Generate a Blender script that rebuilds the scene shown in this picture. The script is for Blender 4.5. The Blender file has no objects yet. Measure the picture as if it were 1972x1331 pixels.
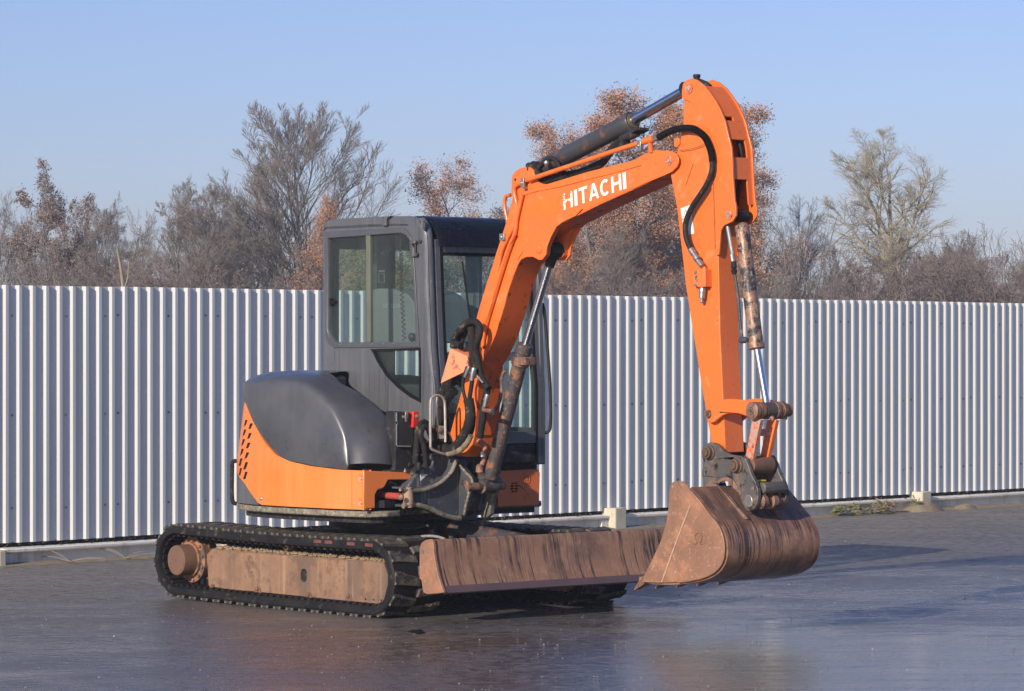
import bpy, bmesh, math, random
import numpy as np
from mathutils import Vector, Matrix
from mathutils.geometry import tessellate_polygon
random.seed(7)
S = bpy.context.scene
COL = S.collection
R = math.radians

# ------------------------------------------------------------------ camera
cam_d = bpy.data.cameras.new('camera'); cam = bpy.data.objects.new('camera', cam_d); COL.objects.link(cam)
cam.location = (0, 0, 1.63); cam.rotation_euler = (R(90), 0, 0)
cam_d.lens = 118.66; cam_d.sensor_width = 36; cam_d.shift_y = 0.0043
cam_d.clip_start = .5; cam_d.clip_end = 5000
S.camera = cam
S.render.resolution_x, S.render.resolution_y = 1024, 691

# ------------------------------------------------------------------ sky, sun, exposure
SUN_AZ = R(32.5); SUN_EL = R(21)                       # sun behind the camera, to its left
sv = Vector((-math.sin(SUN_AZ)*math.cos(SUN_EL), -math.cos(SUN_AZ)*math.cos(SUN_EL), math.sin(SUN_EL)))
W = bpy.data.worlds.new('World'); S.world = W; W.use_nodes = True
nt = W.node_tree; bg = nt.nodes['Background']
sky = nt.nodes.new('ShaderNodeTexSky'); sky.sky_type = 'NISHITA'; sky.sun_disc = False
sky.sun_elevation = SUN_EL; sky.sun_rotation = math.atan2(sv.x, sv.y)
sky.air_density = 1.0; sky.dust_density = 0.6; sky.ozone_density = 3.0
tint = nt.nodes.new('ShaderNodeMix'); tint.data_type = 'RGBA'; tint.blend_type = 'MULTIPLY'; tint.inputs[0].default_value = 1
tint.inputs[7].default_value = (.80, .80, 1.13, 1)
nt.links.new(sky.outputs[0], tint.inputs[6]); nt.links.new(tint.outputs[2], bg.inputs[0])
bg.inputs[1].default_value = 0.108
sun_d = bpy.data.lights.new('sun', 'SUN'); sun = bpy.data.objects.new('sun', sun_d); COL.objects.link(sun)
sun_d.energy = 5.0; sun_d.angle = R(.5); sun_d.color = (1.0, .90, .76)
sun.rotation_euler = sv.to_track_quat('Z', 'Y').to_euler()
S.view_settings.view_transform = 'Standard'; S.view_settings.look = 'None'
S.view_settings.exposure = 0.12; S.view_settings.gamma = 1; S.view_settings.use_curve_mapping = False

# ------------------------------------------------------------------ materials
def newmat(name):
    m = bpy.data.materials.new(name); m.use_nodes = True
    return m, m.node_tree, m.node_tree.nodes['Principled BSDF']

class NB:
    """tiny node helper"""
    def __init__(s, t): s.t = t
    def n(s, k, **kw):
        x = s.t.nodes.new(k)
        for a, b in kw.items(): setattr(x, a, b)
        return x
    def l(s, a, b): s.t.links.new(a, b)
    def coord(s, scale=(1, 1, 1), rot=(0, 0, 0), kind='Object'):
        c = s.n('ShaderNodeTexCoord'); m = s.n('ShaderNodeMapping'); m.inputs['Scale'].default_value = scale
        m.inputs['Rotation'].default_value = rot
        s.l(c.outputs[kind], m.inputs[0]); return m.outputs[0]
    def noise(s, vec, scale, detail=4, rough=.6, dist=0):
        x = s.n('ShaderNodeTexNoise'); x.inputs['Scale'].default_value = scale; x.inputs['Detail'].default_value = detail
        x.inputs['Roughness'].default_value = rough; x.inputs['Distortion'].default_value = dist
        s.l(vec, x.inputs['Vector']); return x.outputs[0]
    def ramp(s, fac, a, b, va=0., vb=1.):
        x = s.n('ShaderNodeMapRange'); x.inputs['From Min'].default_value = a; x.inputs['From Max'].default_value = b
        x.inputs['To Min'].default_value = va; x.inputs['To Max'].default_value = vb
        s.l(fac, x.inputs['Value']); return x.outputs[0]
    def mix(s, fac, a, b, blend='MIX'):
        x = s.n('ShaderNodeMix'); x.data_type = 'RGBA'; x.blend_type = blend
        if isinstance(fac, (int, float)): x.inputs[0].default_value = fac
        else: s.l(fac, x.inputs[0])
        for i, v in ((6, a), (7, b)):
            if isinstance(v, tuple): x.inputs[i].default_value = (*v, 1)
            else: s.l(v, x.inputs[i])
        return x.outputs[2]
    def math(s, op, a, b=None):
        x = s.n('ShaderNodeMath'); x.operation = op
        for i, v in ((0, a), (1, b)):
            if v is None: continue
            if isinstance(v, (int, float)): x.inputs[i].default_value = v
            else: s.l(v, x.inputs[i])
        return x.outputs[0]
    def bump(s, h, bsdf, strength=.3, dist=.01):
        x = s.n('ShaderNodeBump'); x.inputs['Strength'].default_value = strength; x.inputs['Distance'].default_value = dist
        s.l(h, x.inputs['Height']); s.l(x.outputs[0], bsdf.inputs['Normal'])

def MAT(name, c1, c2=None, scale=5, rough=.5, metal=0, bump=.15, bscale=60, streaks=(), spots=(), coat=0, rvar=.15, c3=None, spec=.5):
    m, t, b = newmat(name); N = NB(t); v = N.coord()
    nz = N.noise(v, scale, 6, .65)
    col = N.mix(N.ramp(nz, .35, .65), c1, c2 if c2 else tuple(x*.82 for x in c1))
    if c3: col = N.mix(N.ramp(N.noise(v, scale*3.1, 5, .7), .5, .62), col, c3)
    streaks = [(a_, b_, c_, d_-.05, e_-.04, f_) for a_, b_, c_, d_, e_, f_ in streaks]; spots = [(a_, b_, c_-.055, d_-.045, e_) for a_, b_, c_, d_, e_ in spots]
    for (sc, sx, sz, lo, hi, amt) in streaks:          # rain runs and scrapes running down the face
        s = N.noise(N.coord((*(sx if isinstance(sx, tuple) else (sx, sx)), sz)), 1.0, 3, .55, .3)
        f_ = N.ramp(s, lo, hi, 0, amt)
        if isinstance(sx, tuple): f_ = N.math('MULTIPLY', f_, N.ramp(N.noise(N.coord((.6, 1, 1)), 4.5, 3, .6), .40, .58, .12, 1))     # runs come in clusters
        col = N.mix(f_, col, sc)
    for (sc, ss, lo, hi, amt) in spots:                # chips, rust blooms, dried splashes
        s = N.noise(v, ss, 5, .7)
        col = N.mix(N.ramp(s, lo, hi, 0, amt), col, sc)
    N.l(col, b.inputs['Base Color'])
    N.l(N.ramp(nz, .3, .7, rough-rvar, min(1, rough+rvar)), b.inputs['Roughness'])
    b.inputs['Metallic'].default_value = metal; b.inputs['Specular IOR Level'].default_value = spec if max(c1) > .035 or metal else .16
    if coat: b.inputs['Coat Weight'].default_value = coat; b.inputs['Coat Roughness'].default_value = .15
    if bump:
        N.bump(N.noise(v, bscale, 4, .6), b, bump, .004)
    return m

ORANGE = MAT('orange_paint', (.76, .165, .027), (.71, .145, .022), 1.6, .33, bump=.06, bscale=14, coat=.25,
             streaks=[((.62, .15, .04), 26, 1.2, .60, .72, .35)], spots=[((.07, .035, .02), 42, .70, .73, .9), ((.9, .42, .22), 9, .62, .74, .25), ((.25, .13, .07), 120, .70, .76, .7)])
ORANGE_WORN = MAT('worn_orange_paint', (.80, .19, .045), (.70, .16, .04), 3, .45, bump=.12, bscale=30,
             spots=[((.10, .05, .03), 26, .68, .74, .7), ((.35, .22, .15), 70, .66, .76, .5)])
ORANGE_CHIP = MAT('chipped_orange_paint', (.78, .15, .03), (.62, .11, .03), 3, .42, bump=.12, bscale=30,
             spots=[((.38, .30, .26), 34, .50, .58, .9), ((.09, .04, .025), 46, .60, .68, .9)])
ORANGE_SKIRT = MAT('skirt_orange_paint', (.76, .18, .030), (.74, .205, .04), 1.3, .42, bump=.03, bscale=10, coat=.15,
             streaks=[((.80, .30, .10), 7, .8, .55, .75, .35)], spots=[((.30, .12, .05), 60, .70, .76, .8), ((.25, .1, .05), 15, .73, .77, .6)])
GREY = MAT('dark_grey_paint', (.080, .084, .094), (.104, .107, .115), 2.2, .36, bump=.04, bscale=20, coat=.2,
             streaks=[((.17, .17, .175), 20, 1.1, .60, .78, .5), ((.03, .03, .035), 40, 1.0, .64, .70, .5)], spots=[((.24, .24, .24), 70, .69, .76, .5)])
HOODG = MAT('grey_engine_cover_plastic', (.056, .058, .065), (.082, .083, .090), 3.0, .36, bump=.05, bscale=12, coat=.0,
             streaks=[((.10, .10, .10), 13, 1.0, .62, .85, .45), ((.02, .02, .022), 34, 1.2, .73, .76, .7)], spots=[((.22, .22, .22), 90, .70, .76, .5)])
BLACK = MAT('black_painted_steel', (.018, .018, .022), (.035, .033, .034), 5, .5, bump=.2, bscale=40,
             spots=[((.12, .10, .075), 26, .60, .70, .6)])
BRACKET = MAT('blue_grey_cast_steel', (.045, .05, .062), (.065, .068, .078), 4, .45, bump=.18, bscale=40,
             streaks=[((.22, .20, .17), 34, 2.0, .64, .70, .8)], spots=[((.30, .24, .16), 38, .66, .72, .8)])
DIRTY_EDGE = MAT('dirt_caked_edge', (.24, .21, .14), (.12, .10, .07), 14, .8, bump=.5, bscale=60,
             spots=[((.34, .31, .26), 50, .58, .66, .9), ((.03, .03, .03), 34, .60, .68, .8)])
CYL = MAT('rust_patched_black_paint', (.045, .045, .05), (.06, .055, .055), 5, .45, bump=.2, bscale=50,
             spots=[((.26, .11, .055), 16, .57, .65, .9), ((.34, .19, .12), 44, .62, .70, .8)])
CYLD = MAT('grey_cylinder_paint', (.055, .058, .066), (.042, .045, .052), 4, .36, bump=.1, bscale=30,
             spots=[((.20, .075, .04), 11, .60, .68, .75), ((.10, .05, .035), 30, .62, .72, .6)])
CYLA = MAT('peeled_cylinder_paint', (.26, .13, .075), (.34, .21, .14), 7, .48, bump=.25, bscale=50, metal=.15,
             spots=[((.03, .03, .034), 13, .52, .56, .95), ((.45, .38, .32), 44, .60, .68, .7)])
CHROME = MAT('chromed_rod', (.75, .76, .78), (.62, .63, .65), 4, .16, metal=1, bump=.0, rvar=.05)
STEEL = MAT('galvanised_fitting', (.45, .45, .43), (.30, .29, .27), 30, .4, metal=.8, bump=.2, bscale=90)
RUSTY = MAT('brown_rust_steel', (.24, .12, .075), (.15, .08, .055), 5, .55, bump=.25, bscale=50,
             streaks=[((.05, .03, .025), 42, 2.2, .56, .62, .85), ((.42, .24, .15), 55, 3.0, .64, .70, .5)], spots=[((.34, .19, .12), 22, .58, .66, .7)])
BLADE = MAT('rain_streaked_blade_steel', (.34, .175, .10), (.24, .135, .09), 3.2, .5, bump=.25, bscale=44, c3=(.34, .20, .12),
             streaks=[((.030, .02, .016), (2, 52), 1.1, .59, .615, .95), ((.05, .03, .022), (2, 18), 1.0, .66, .70, .5), ((.07, .04, .03), (3, 80), 2.2, .60, .66, .6), ((.40, .25, .15), (6, 60), 9.0, .64, .72, .6)],
             spots=[((.08, .05, .05), 2.2, .60, .72, .45)])
SHELL = MAT('rain_streaked_bucket_steel', (.30, .15, .085), (.185, .095, .065), 2.6, .34, bump=.25, bscale=44, c3=(.32, .18, .105),
             streaks=[((.026, .017, .015), (2, 60), 1.1, .575, .60, .95), ((.05, .03, .022), (2, 20), 1.0, .65, .69, .5), ((.07, .04, .03), (3, 90), 2.0, .59, .64, .6), ((.48, .36, .28), (6, 60), 4.0, .66, .72, .6)],
             spots=[((.085, .055, .05), 2.6, .54, .66, .6), ((.40, .28, .2), 60, .67, .73, .6)])
BPLATE = MAT('bucket_side_rust', (.285, .145, .085), (.20, .10, .06), 3.5, .62, bump=.3, bscale=60,
             streaks=[((.16, .085, .06), 14, 1.5, .60, .72, .5)], spots=[((.42, .19, .10), 5, .55, .66, .55), ((.50, .36, .27), 46, .64, .72, .6), ((.12, .07, .05), 30, .66, .74, .6)])  # rusty steel with random paler and darker blooms
FRAME = MAT('mud_washed_track_frame', (.30, .175, .10), (.20, .11, .065), 3.4, .62, bump=.5, bscale=40, c3=(.15, .085, .055),
             streaks=[((.12, .08, .058), 4.2, .35, .55, .68, .75), ((.19, .11, .075), 12, .6, .52, .72, .5), ((.40, .26, .16), 26, 1.2, .62, .78, .5)],
             spots=[((.5, .4, .3), 90, .70, .76, .6)])
HUB = MAT('rusted_motor_cover', (.18, .095, .06), (.14, .075, .05), 4, .6, bump=.2, bscale=50, spots=[((.1, .06, .04), 20, .6, .7, .6)])
RUSTO = MAT('orange_rust_flange', (.34, .14, .07), (.24, .13, .08), 9, .7, bump=.6, bscale=40, spots=[((.08, .06, .05), 18, .54, .6, .9)])
RUBBER = MAT('track_rubber', (.011, .011, .012), (.020, .019, .019), 4, .52, bump=.25, bscale=50, spots=[((.17, .15, .12), 17, .63, .74, .45)])
LUGM = MAT('mud_smeared_rubber', (.048, .043, .035), (.16, .13, .085), 6, .7, bump=.6, bscale=30, spots=[((.018, .018, .02), 7, .53, .60, .95), ((.30, .24, .15), 26, .64, .72, .7)])
SAND = MAT('packed_sand', (.46, .32, .19), (.30, .20, .12), 16, .9, bump=1, bscale=120, spots=[((.6, .45, .28), 60, .6, .68, .8)])
HOSE = MAT('black_hose', (.014, .014, .015), (.03, .028, .026), 8, .55, bump=.5, bscale=70, spots=[((.10, .09, .07), 40, .64, .70, .6)])
SLEEVE = MAT('worn_fabric_sleeve', (.012, .012, .013), (.028, .026, .024), 10, .85, bump=1, bscale=90, spots=[((.20, .16, .10), 14, .64, .72, .8)])
WIRE = MAT('worn_wire_loop', (.50, .48, .43), (.32, .29, .25), 20, .45, metal=.4)
SEAT = MAT('grey_vinyl_seat', (.16, .165, .17), None, 6, .6)
DARKIN = MAT('dark_cab_trim', (.035, .037, .04), None, 6, .6)
RED = MAT('red_plastic', (.60, .03, .02), (.5, .03, .02), 6, .35, bump=0)
REDROD = MAT('scratched_red_rod', (.42, .075, .06), (.30, .06, .05), 8, .35, bump=.1)
WHITE = MAT('white_label', (.78, .76, .70), (.70, .68, .62), 12, .5, bump=0)
GHOST = MAT('faded_grey_print', (.30, .31, .31), None, 6, .6, bump=0)
YELLOW = MAT('yellow_plastic', (.75, .62, .03), None, 6, .5, bump=0)
BLUEP = MAT('blue_plastic', (.04, .22, .55), None, 6, .4, bump=0)
ROOFM = MAT('glossy_dark_visor', (.006, .008, .014), (.010, .012, .020), 4, .34, bump=.05, coat=.0, spots=[((.10, .10, .12), 50, .66, .74, .6)])
TRIM = MAT('black_rubber_seal', (.01, .01, .011), None, 6, .6)
CONC = MAT('precast_concrete', (.80, .77, .68), (.70, .67, .59), 4, .85, bump=.3, bscale=60, streaks=[((.24, .23, .20), 9, 1.0, .6, .75, .5)], spots=[((.55, .47, .34), 7, .58, .7, .5), ((.2, .19, .16), 60, .66, .74, .5)])
POSTC = MAT('cream_concrete', (.60, .55, .42), (.50, .45, .34), 6, .85, bump=.3, bscale=60)
DIRT = MAT('sandy_soil', (.30, .23, .15), (.20, .16, .10), 14, .95, bump=1, bscale=70)
EMBOSS = BPLATE

def letters_mat():
    m, t, b = newmat('worn_white_lettering'); N = NB(t); v = N.coord()
    nz = N.noise(v, 60, 6, .8, .8)
    sp = N.n('ShaderNodeSeparateXYZ'); N.l(v, sp.inputs[0])
    wear = N.ramp(sp.outputs[0], 1.72, 2.16, .155, -.12)          # more worn towards the boom's root
    k = N.ramp(N.math('SUBTRACT', nz, wear), .34, .37)
    N.l(N.mix(k, (.80, .17, .03), (.82, .80, .76)), b.inputs['Base Color']); b.inputs['Roughness'].default_value = .5
    return m
LETTER = letters_mat()

def glass_mat(name, tint, refl=.10):
    m, t, b = newmat(name); N = NB(t); t.nodes.remove(b)
    out = [n for n in t.nodes if n.type == 'OUTPUT_MATERIAL'][0]
    tr = N.n('ShaderNodeBsdfTransparent'); tr.inputs[0].default_value = (*tint, 1)
    gl = N.n('ShaderNodeBsdfGlossy'); gl.inputs['Roughness'].default_value = .03
    df = N.n('ShaderNodeBsdfDiffuse'); df.inputs[0].default_value = (.5, .55, .52, 1)
    lw_ = N.n('ShaderNodeLayerWeight'); lw_.inputs[0].default_value = .5; fr_o = N.math('ADD', N.math('MULTIPLY', N.math('POWER', lw_.outputs['Facing'], 5), .8), .035)
    m1 = N.n('ShaderNodeMixShader'); N.l(fr_o, m1.inputs[0]); N.l(tr.outputs[0], m1.inputs[1]); N.l(gl.outputs[0], m1.inputs[2])
    m2 = N.n('ShaderNodeMixShader'); v = N.coord((3, 3, .7)); N.l(N.ramp(N.noise(v, 2, 5, .6), .3, .75, .004, .035), m2.inputs[0])
    N.l(m1.outputs[0], m2.inputs[1]); N.l(df.outputs[0], m2.inputs[2]); N.l(m2.outputs[0], out.inputs[0])
    return m
GLASS = glass_mat('green_tinted_glass', (.86, .925, .91))

def fence_mat():
    m, t, b = newmat('silver_grey_coated_sheet'); N = NB(t); v = N.coord()
    nz = N.noise(N.coord((1, 1, .15)), 3, 4, .6)
    N.l(N.mix(N.ramp(nz, .35, .7), (.72, .715, .67), (.66, .66, .62)), b.inputs['Base Color'])
    b.inputs['Roughness'].default_value = .42; b.inputs['Metallic'].default_value = .15
    return m
FENCE = fence_mat()

def asphalt_mat():
    m, t, b = newmat('wet_asphalt'); N = NB(t); v = N.coord()
    big = N.noise(N.coord((.8, .40, 1), (0, 0, R(-14))), .5, 5, .62, .8)
    mid = N.noise(N.coord((.55, .9, 1), (0, 0, R(9))), 1.7, 8, .72, .6)
    brush = N.noise(N.coord((.35, 3.2, 1), (0, 0, R(-7))), 2.2, 6, .7, .3)       # sweeping and tyre streaks
    clod = N.noise(N.coord((1, 1, 1)), 11, 5, .7)
    fine = N.noise(v, 60, 5, .8)
    stone = N.n('ShaderNodeTexVoronoi'); stone.inputs['Scale'].default_value = 80; N.l(v, stone.inputs['Vector'])
    sp = N.n('ShaderNodeSeparateXYZ'); N.l(v, sp.inputs[0])
    wetx = N.ramp(sp.outputs[0], -3.2, 3.0, -.02, .14)                       # the right of the yard holds more water
    wety = N.ramp(sp.outputs[1], 19, 28, .03, -.24)                        # and it dries out towards the fence
    a = N.math('ADD', N.math('MULTIPLY', big, .45), N.math('MULTIPLY', mid, .30)); a = N.math('ADD', a, N.math('MULTIPLY', brush, .25))
    wet = N.math('ADD', a, N.math('ADD', wetx, wety))
    w = N.ramp(wet, .43, .57); pud = N.ramp(wet, .585, .615)
    dry = N.mix(N.ramp(mid, .38, .62), (.120, .110, .100), (.190, .168, .145))
    dry = N.mix(N.ramp(brush, .45, .65, 0, .6), dry, (.21, .19, .17))
    dry = N.mix(N.ramp(clod, .50, .62, 0, .85), dry, (.045, .042, .041))
    dry = N.mix(N.ramp(fine, .54, .64, 0, .8), dry, (.26, .23, .195))
    wetc = N.mix(N.ramp(clod, .44, .58), (.040, .037, .035), (.125, .113, .102)); wetc = N.mix(N.ramp(mid, .50, .62, 0, .7), wetc, (.14, .122, .105))
    wetc = N.mix(N.ramp(fine, .58, .66, 0, .6), wetc, (.20, .18, .155))
    col = N.mix(w, dry, wetc)
    col = N.mix(N.ramp(N.noise(N.coord((.5, 1, 1)), 1.1, 6, .75), .56, .66, 0, .6), col, (.25, .20, .15))   # washed-out sand
    N.l(col, b.inputs['Base Color'])
    rr = N.math('ADD', N.ramp(w, 0, 1, .48, .20), N.math('ADD', N.ramp(clod, .35, .65, -.09, .12), N.ramp(brush, .35, .65, -.12, .12)))
    rr = N.math('SUBTRACT', rr, N.math('MULTIPLY', pud, .14)); rr = N.math('MAXIMUM', rr, .05)
    N.l(rr, b.inputs['Roughness']); N.l(N.ramp(w, 0, 1, .7, 1.0), b.inputs['Specular IOR Level'])
    hgt = N.math('ADD', N.math('MULTIPLY', fine, .35), N.math('MULTIPLY', stone.outputs['Distance'], .5)); hgt = N.math('ADD', hgt, N.math('MULTIPLY', clod, .9))
    hgt = N.math('ADD', hgt, N.math('MULTIPLY', brush, .9))
    bp = N.n('ShaderNodeBump'); N.l(N.math('SUBTRACT', N.ramp(w, 0, 1, .9, .6), N.math('MULTIPLY', pud, .30)), bp.inputs['Strength']); bp.inputs['Distance'].default_value = .010
    N.l(hgt, bp.inputs['Height']); N.l(bp.outputs[0], b.inputs['Normal'])
    return m
ASPHALT = asphalt_mat()
FIELD = MAT('rough_winter_field', (.10, .085, .05), (.14, .12, .07), .6, .95, bump=.6, bscale=8)
def barkmat(name, c): return MAT(name, tuple(x*1.6 for x in c), tuple(x*1.15 for x in c), 3, .9, bump=0)
BARK = barkmat('grey_brown_bark', (.120, .106, .095)); BARKP = barkmat('pale_bark', (.22, .195, .145)); BARKR = barkmat('reddish_twig_bark', (.14, .105, .095))
TWIG = barkmat('brown_twig', (.150, .125, .108)); TWIGP = barkmat('pale_olive_twig', (.27, .235, .165)); DEADB = barkmat('bleached_dead_wood', (.20, .155, .10))
LEAFO = MAT('russet_dead_leaf', (.44, .21, .115), (.32, .17, .105), 2, .8, bump=0, c3=(.54, .27, .12))
LEAFB = MAT('dull_brown_leaf', (.24, .16, .125), (.18, .13, .11), 2, .8, bump=0)
LEAFG = MAT('yellow_olive_leaf', (.22, .19, .06), (.14, .14, .05), 1.5, .8, bump=0, c3=(.32, .2, .06))
LEAFGR = MAT('green_weed_leaf', (.13, .17, .05), (.2, .16, .06), 12, .7, bump=0)

# ------------------------------------------------------------------ mesh helpers
class MB:
    def __init__(s): s.v = []; s.f = []
    def add(s, vs, fs):
        o = len(s.v); s.v += [tuple(v) for v in vs]; s.f += [tuple(i+o for i in f) for f in fs]; return s
    def box(s, x0, x1, y0, y1, z0, z1):
        vs = [(x, y, z) for x in (x0, x1) for y in (y0, y1) for z in (z0, z1)]
        return s.add(vs, [(0, 1, 3, 2), (4, 6, 7, 5), (0, 4, 5, 1), (2, 3, 7, 6), (0, 2, 6, 4), (1, 5, 7, 3)])
    def prism(s, pts, y0, y1, axis='y', holes=()):
        """polygon pushed along an axis: (a,b) are x,z for y; y,z for x; x,y for z"""
        def P(p, t): return (p[0], t, p[1]) if axis == 'y' else (t, p[0], p[1]) if axis == 'x' else (p[0], p[1], t)
        loops = [list(pts)]+[list(h) for h in holes]; flat = [p for l in loops for p in l]; n = len(flat)
        tri = tessellate_polygon([[Vector((p[0], p[1], 0)) for p in l] for l in loops]) if (holes or len(pts) > 4) else None
        vs = [P(p, y0) for p in flat]+[P(p, y1) for p in flat]
        if tri: fs = [tuple(t) for t in tri]+[tuple(i+n for i in t[::-1]) for t in tri]
        else: fs = [tuple(range(n)), tuple(range(2*n-1, n-1, -1))]
        o = 0
        for l in loops:
            k = len(l)
            fs += [(o+i, o+(i+1) % k, n+o+(i+1) % k, n+o+i) for i in range(k)]; o += k
        return s.add(vs, fs)
    def cyl(s, p0, p1, r0, r1=None, n=24, caps=True):
        r1 = r0 if r1 is None else r1; p0 = Vector(p0); p1 = Vector(p1); d = (p1-p0).normalized()
        a = d.orthogonal().normalized(); b = d.cross(a)
        vs = []
        for p, r in ((p0, r0), (p1, r1)):
            vs += [p+a*r*math.cos(2*math.pi*i/n)+b*r*math.sin(2*math.pi*i/n) for i in range(n)]
        fs = [(i, (i+1) % n, n+(i+1) % n, n+i) for i in range(n)]
        if caps: fs += [tuple(range(n-1, -1, -1)), tuple(range(n, 2*n))]
        return s.add(vs, fs)
    def lathe(s, p0, p1, prof, n=24):
        """prof: list of (t along the axis in metres, radius)"""
        p0 = Vector(p0); d = (Vector(p1)-p0).normalized(); a = d.orthogonal().normalized(); b = d.cross(a); vs = []; m = len(prof)
        for t, r in prof: vs += [p0+d*t+a*r*math.cos(2*math.pi*i/n)+b*r*math.sin(2*math.pi*i/n) for i in range(n)]
        fs = [(k*n+i, k*n+(i+1) % n, (k+1)*n+(i+1) % n, (k+1)*n+i) for k in range(m-1) for i in range(n)]
        fs += [tuple(range(n-1, -1, -1)), tuple(range((m-1)*n, m*n))]
        return s.add(vs, fs)
    def tube(s, pts, r, n=10, smooth=4, wob=0, closed=False):
        P = [Vector(p) for p in pts]
        if smooth and len(P) > 2:
            Q = []
            for i in range(len(P)-1):
                a = P[i-1] if i > 0 else P[i]*2-P[i+1]; b = P[i]; c = P[i+1]; d = P[i+2] if i+2 < len(P) else c*2-b
                for k in range(smooth):
                    t = k/smooth
                    Q.append(.5*((2*b)+(c-a)*t+(2*a-5*b+4*c-d)*t*t+(3*b-a-3*c+d)*t**3))
            Q.append(P[-1]); P = Q
        if closed: P.append(P[0].copy())
        m = len(P); T = [(P[min(i+1, m-1)]-P[max(i-1, 0)]).normalized() for i in range(m)]
        a = T[0].orthogonal().normalized(); vs = []
        for i in range(m):
            a = (a-T[i]*a.dot(T[i])).normalized(); b = T[i].cross(a)
            rr = (r(i/(m-1)) if callable(r) else r)*(1+wob*random.uniform(-1, 1))
            vs += [P[i]+a*rr*math.cos(2*math.pi*k/n)+b*rr*math.sin(2*math.pi*k/n) for k in range(n)]
        fs = [(i*n+k, i*n+(k+1) % n, (i+1)*n+(k+1) % n, (i+1)*n+k) for i in range(m-1) for k in range(n)]
        fs += [tuple(range(n-1, -1, -1)), tuple(range((m-1)*n, m*n))]
        return s.add(vs, fs)
    def strip(s, prof, y0, y1, th, axis='y', closed=False):
        """curved sheet: profile (x,z) given a thickness th on its left, pushed from y0 to y1"""
        n = len(prof); inn = []
        for i in range(n):
            a = Vector(prof[max(i-1, 0)]); b = Vector(prof[min(i+1, n-1)]); t = (b-a).normalized(); inn.append((prof[i][0]-t.y*th, prof[i][1]+t.x*th))
        ring = list(prof)+inn[::-1]; N = len(ring)
        P = (lambda p, t: (p[0], t, p[1])) if axis == 'y' else (lambda p, t: (t, p[0], p[1]))
        vs = [P(p, y0) for p in ring]+[P(p, y1) for p in ring]
        fs = [(i, (i+1) % N, N+(i+1) % N, N+i) for i in range(N)]
        for i in range(n-1):
            fs += [(i, i+1, N-2-i, N-1-i)[::-1], (N+i, N+i+1, N+N-2-i, N+N-1-i)]
        return s.add(vs, fs)
    def mesh(s, name, mat, smooth=35, recalc=True):
        me = bpy.data.meshes.new(name); me.from_pydata(s.v, [], s.f); me.materials.append(mat)
        if recalc:
            bm = bmesh.new(); bm.from_mesh(me); bmesh.ops.recalc_face_normals(bm, faces=bm.faces); bm.to_mesh(me); bm.free()
        if smooth:
            me.polygons.foreach_set('use_smooth', [True]*len(me.polygons)); me.set_sharp_from_angle(angle=R(smooth))
        return me
    def build(s, name, mat, parent=None, bevel=0, smooth=35, label=None, kind=None):
        o = bpy.data.objects.new(name, s.mesh(name, mat, smooth)); COL.objects.link(o)
        if parent: o.parent = parent
        if bevel:
            b = o.modifiers.new('bevel', 'BEVEL'); b.width = bevel; b.segments = 2; b.limit_method = 'ANGLE'; b.angle_limit = R(38)
            b.harden_normals = False
        if label: o['label'] = label
        if kind: o['kind'] = kind
        return o

def tag(o, label=None, cat=None, group=None, kind=None):
    for k, v in (('label', label), ('category', cat), ('group', group), ('kind', kind)):
        if v: o[k] = v
    return o
def empty(name, loc=(0, 0, 0), rz=0):
    o = bpy.data.objects.new(name, None); COL.objects.link(o); o.location = loc; o.rotation_euler = (0, 0, rz); o.empty_display_size = .3
    return o
def copy_obj(o, parent=None):
    c = o.copy(); COL.objects.link(c)
    if parent: c.parent = parent
    return c
def lerp(a, b, t): return a+(b-a)*t

# ------------------------------------------------------------------ ground, field
def ground():
    # sheet of asphalt with slight undulation near the camera
    nx, ny = 90, 120; vs = []; fs = []
    rs = np.random.RandomState(3); ph = rs.rand(8)*6.28; kx = rs.uniform(.2, 1.1, 8); ky = rs.uniform(.15, .9, 8)
    for j in range(ny+1):
        y = -8+48*j/ny
        for i in range(nx+1):
            x = -22+44*i/nx
            z = sum(math.sin(kx[k]*x+ky[k]*y+ph[k]) for k in range(8))*.0001
            vs.append((x, y, z-.004))
    for j in range(ny):
        for i in range(nx):
            a = j*(nx+1)+i; fs.append((a, a+1, a+nx+2, a+nx+1))
    o = MB().add(vs, fs).build('asphalt_yard', ASPHALT, smooth=180); tag(o, kind='structure')
    f = MB().add([(-320, -50, -.06), (320, -50, -.06), (320, 410, -.06), (-320, 410, -.06)], [(0, 1, 2, 3)]).build('field', FIELD); tag(f, kind='structure')
ground()

# ------------------------------------------------------------------ fence: one thing, local x runs along it
FX, FY = -3.88, 25.6; TX, TY = .674, .739
fence = empty('metal_fence', (FX, FY, 0), math.atan2(TY, TX))
tag(fence, 'tall silver grey corrugated metal fence on a low concrete base behind the excavator', 'fence')
PITCH = .1325
def sheet_profile():
    pts = []
    for k in range(8):
        o = k*PITCH
        pts += [(o, 0), (o+.062, 0), (o+.085, -.021), (o+.113, -.021)]
    pts.append((8*PITCH, 0)); return pts
prof = sheet_profile()
def sheet_mesh():
    m = MB(); n = len(prof); rows = [(.165, 0), (2.125, 0)]
    vs = [(x, y, z) for (z, _) in rows for (x, y) in prof]+[(x, y+.0015, z) for (z, _) in rows for (x, y) in prof]
    fs = [(i, i+1, n+i+1, n+i) for i in range(n-1)]+[(2*n+i, 3*n+i, 3*n+i+1, 2*n+i+1) for i in range(n-1)]
    fs += [(n+i, n+i+1, 3*n+i+1, 3*n+i) for i in range(n-1)]
    return m.add(vs, fs).mesh('metal_sheet', FENCE, smooth=0, recalc=False)
SM = sheet_mesh()
screws = MB(); x0 = -2.0-.04
nsheet = 24
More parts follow.
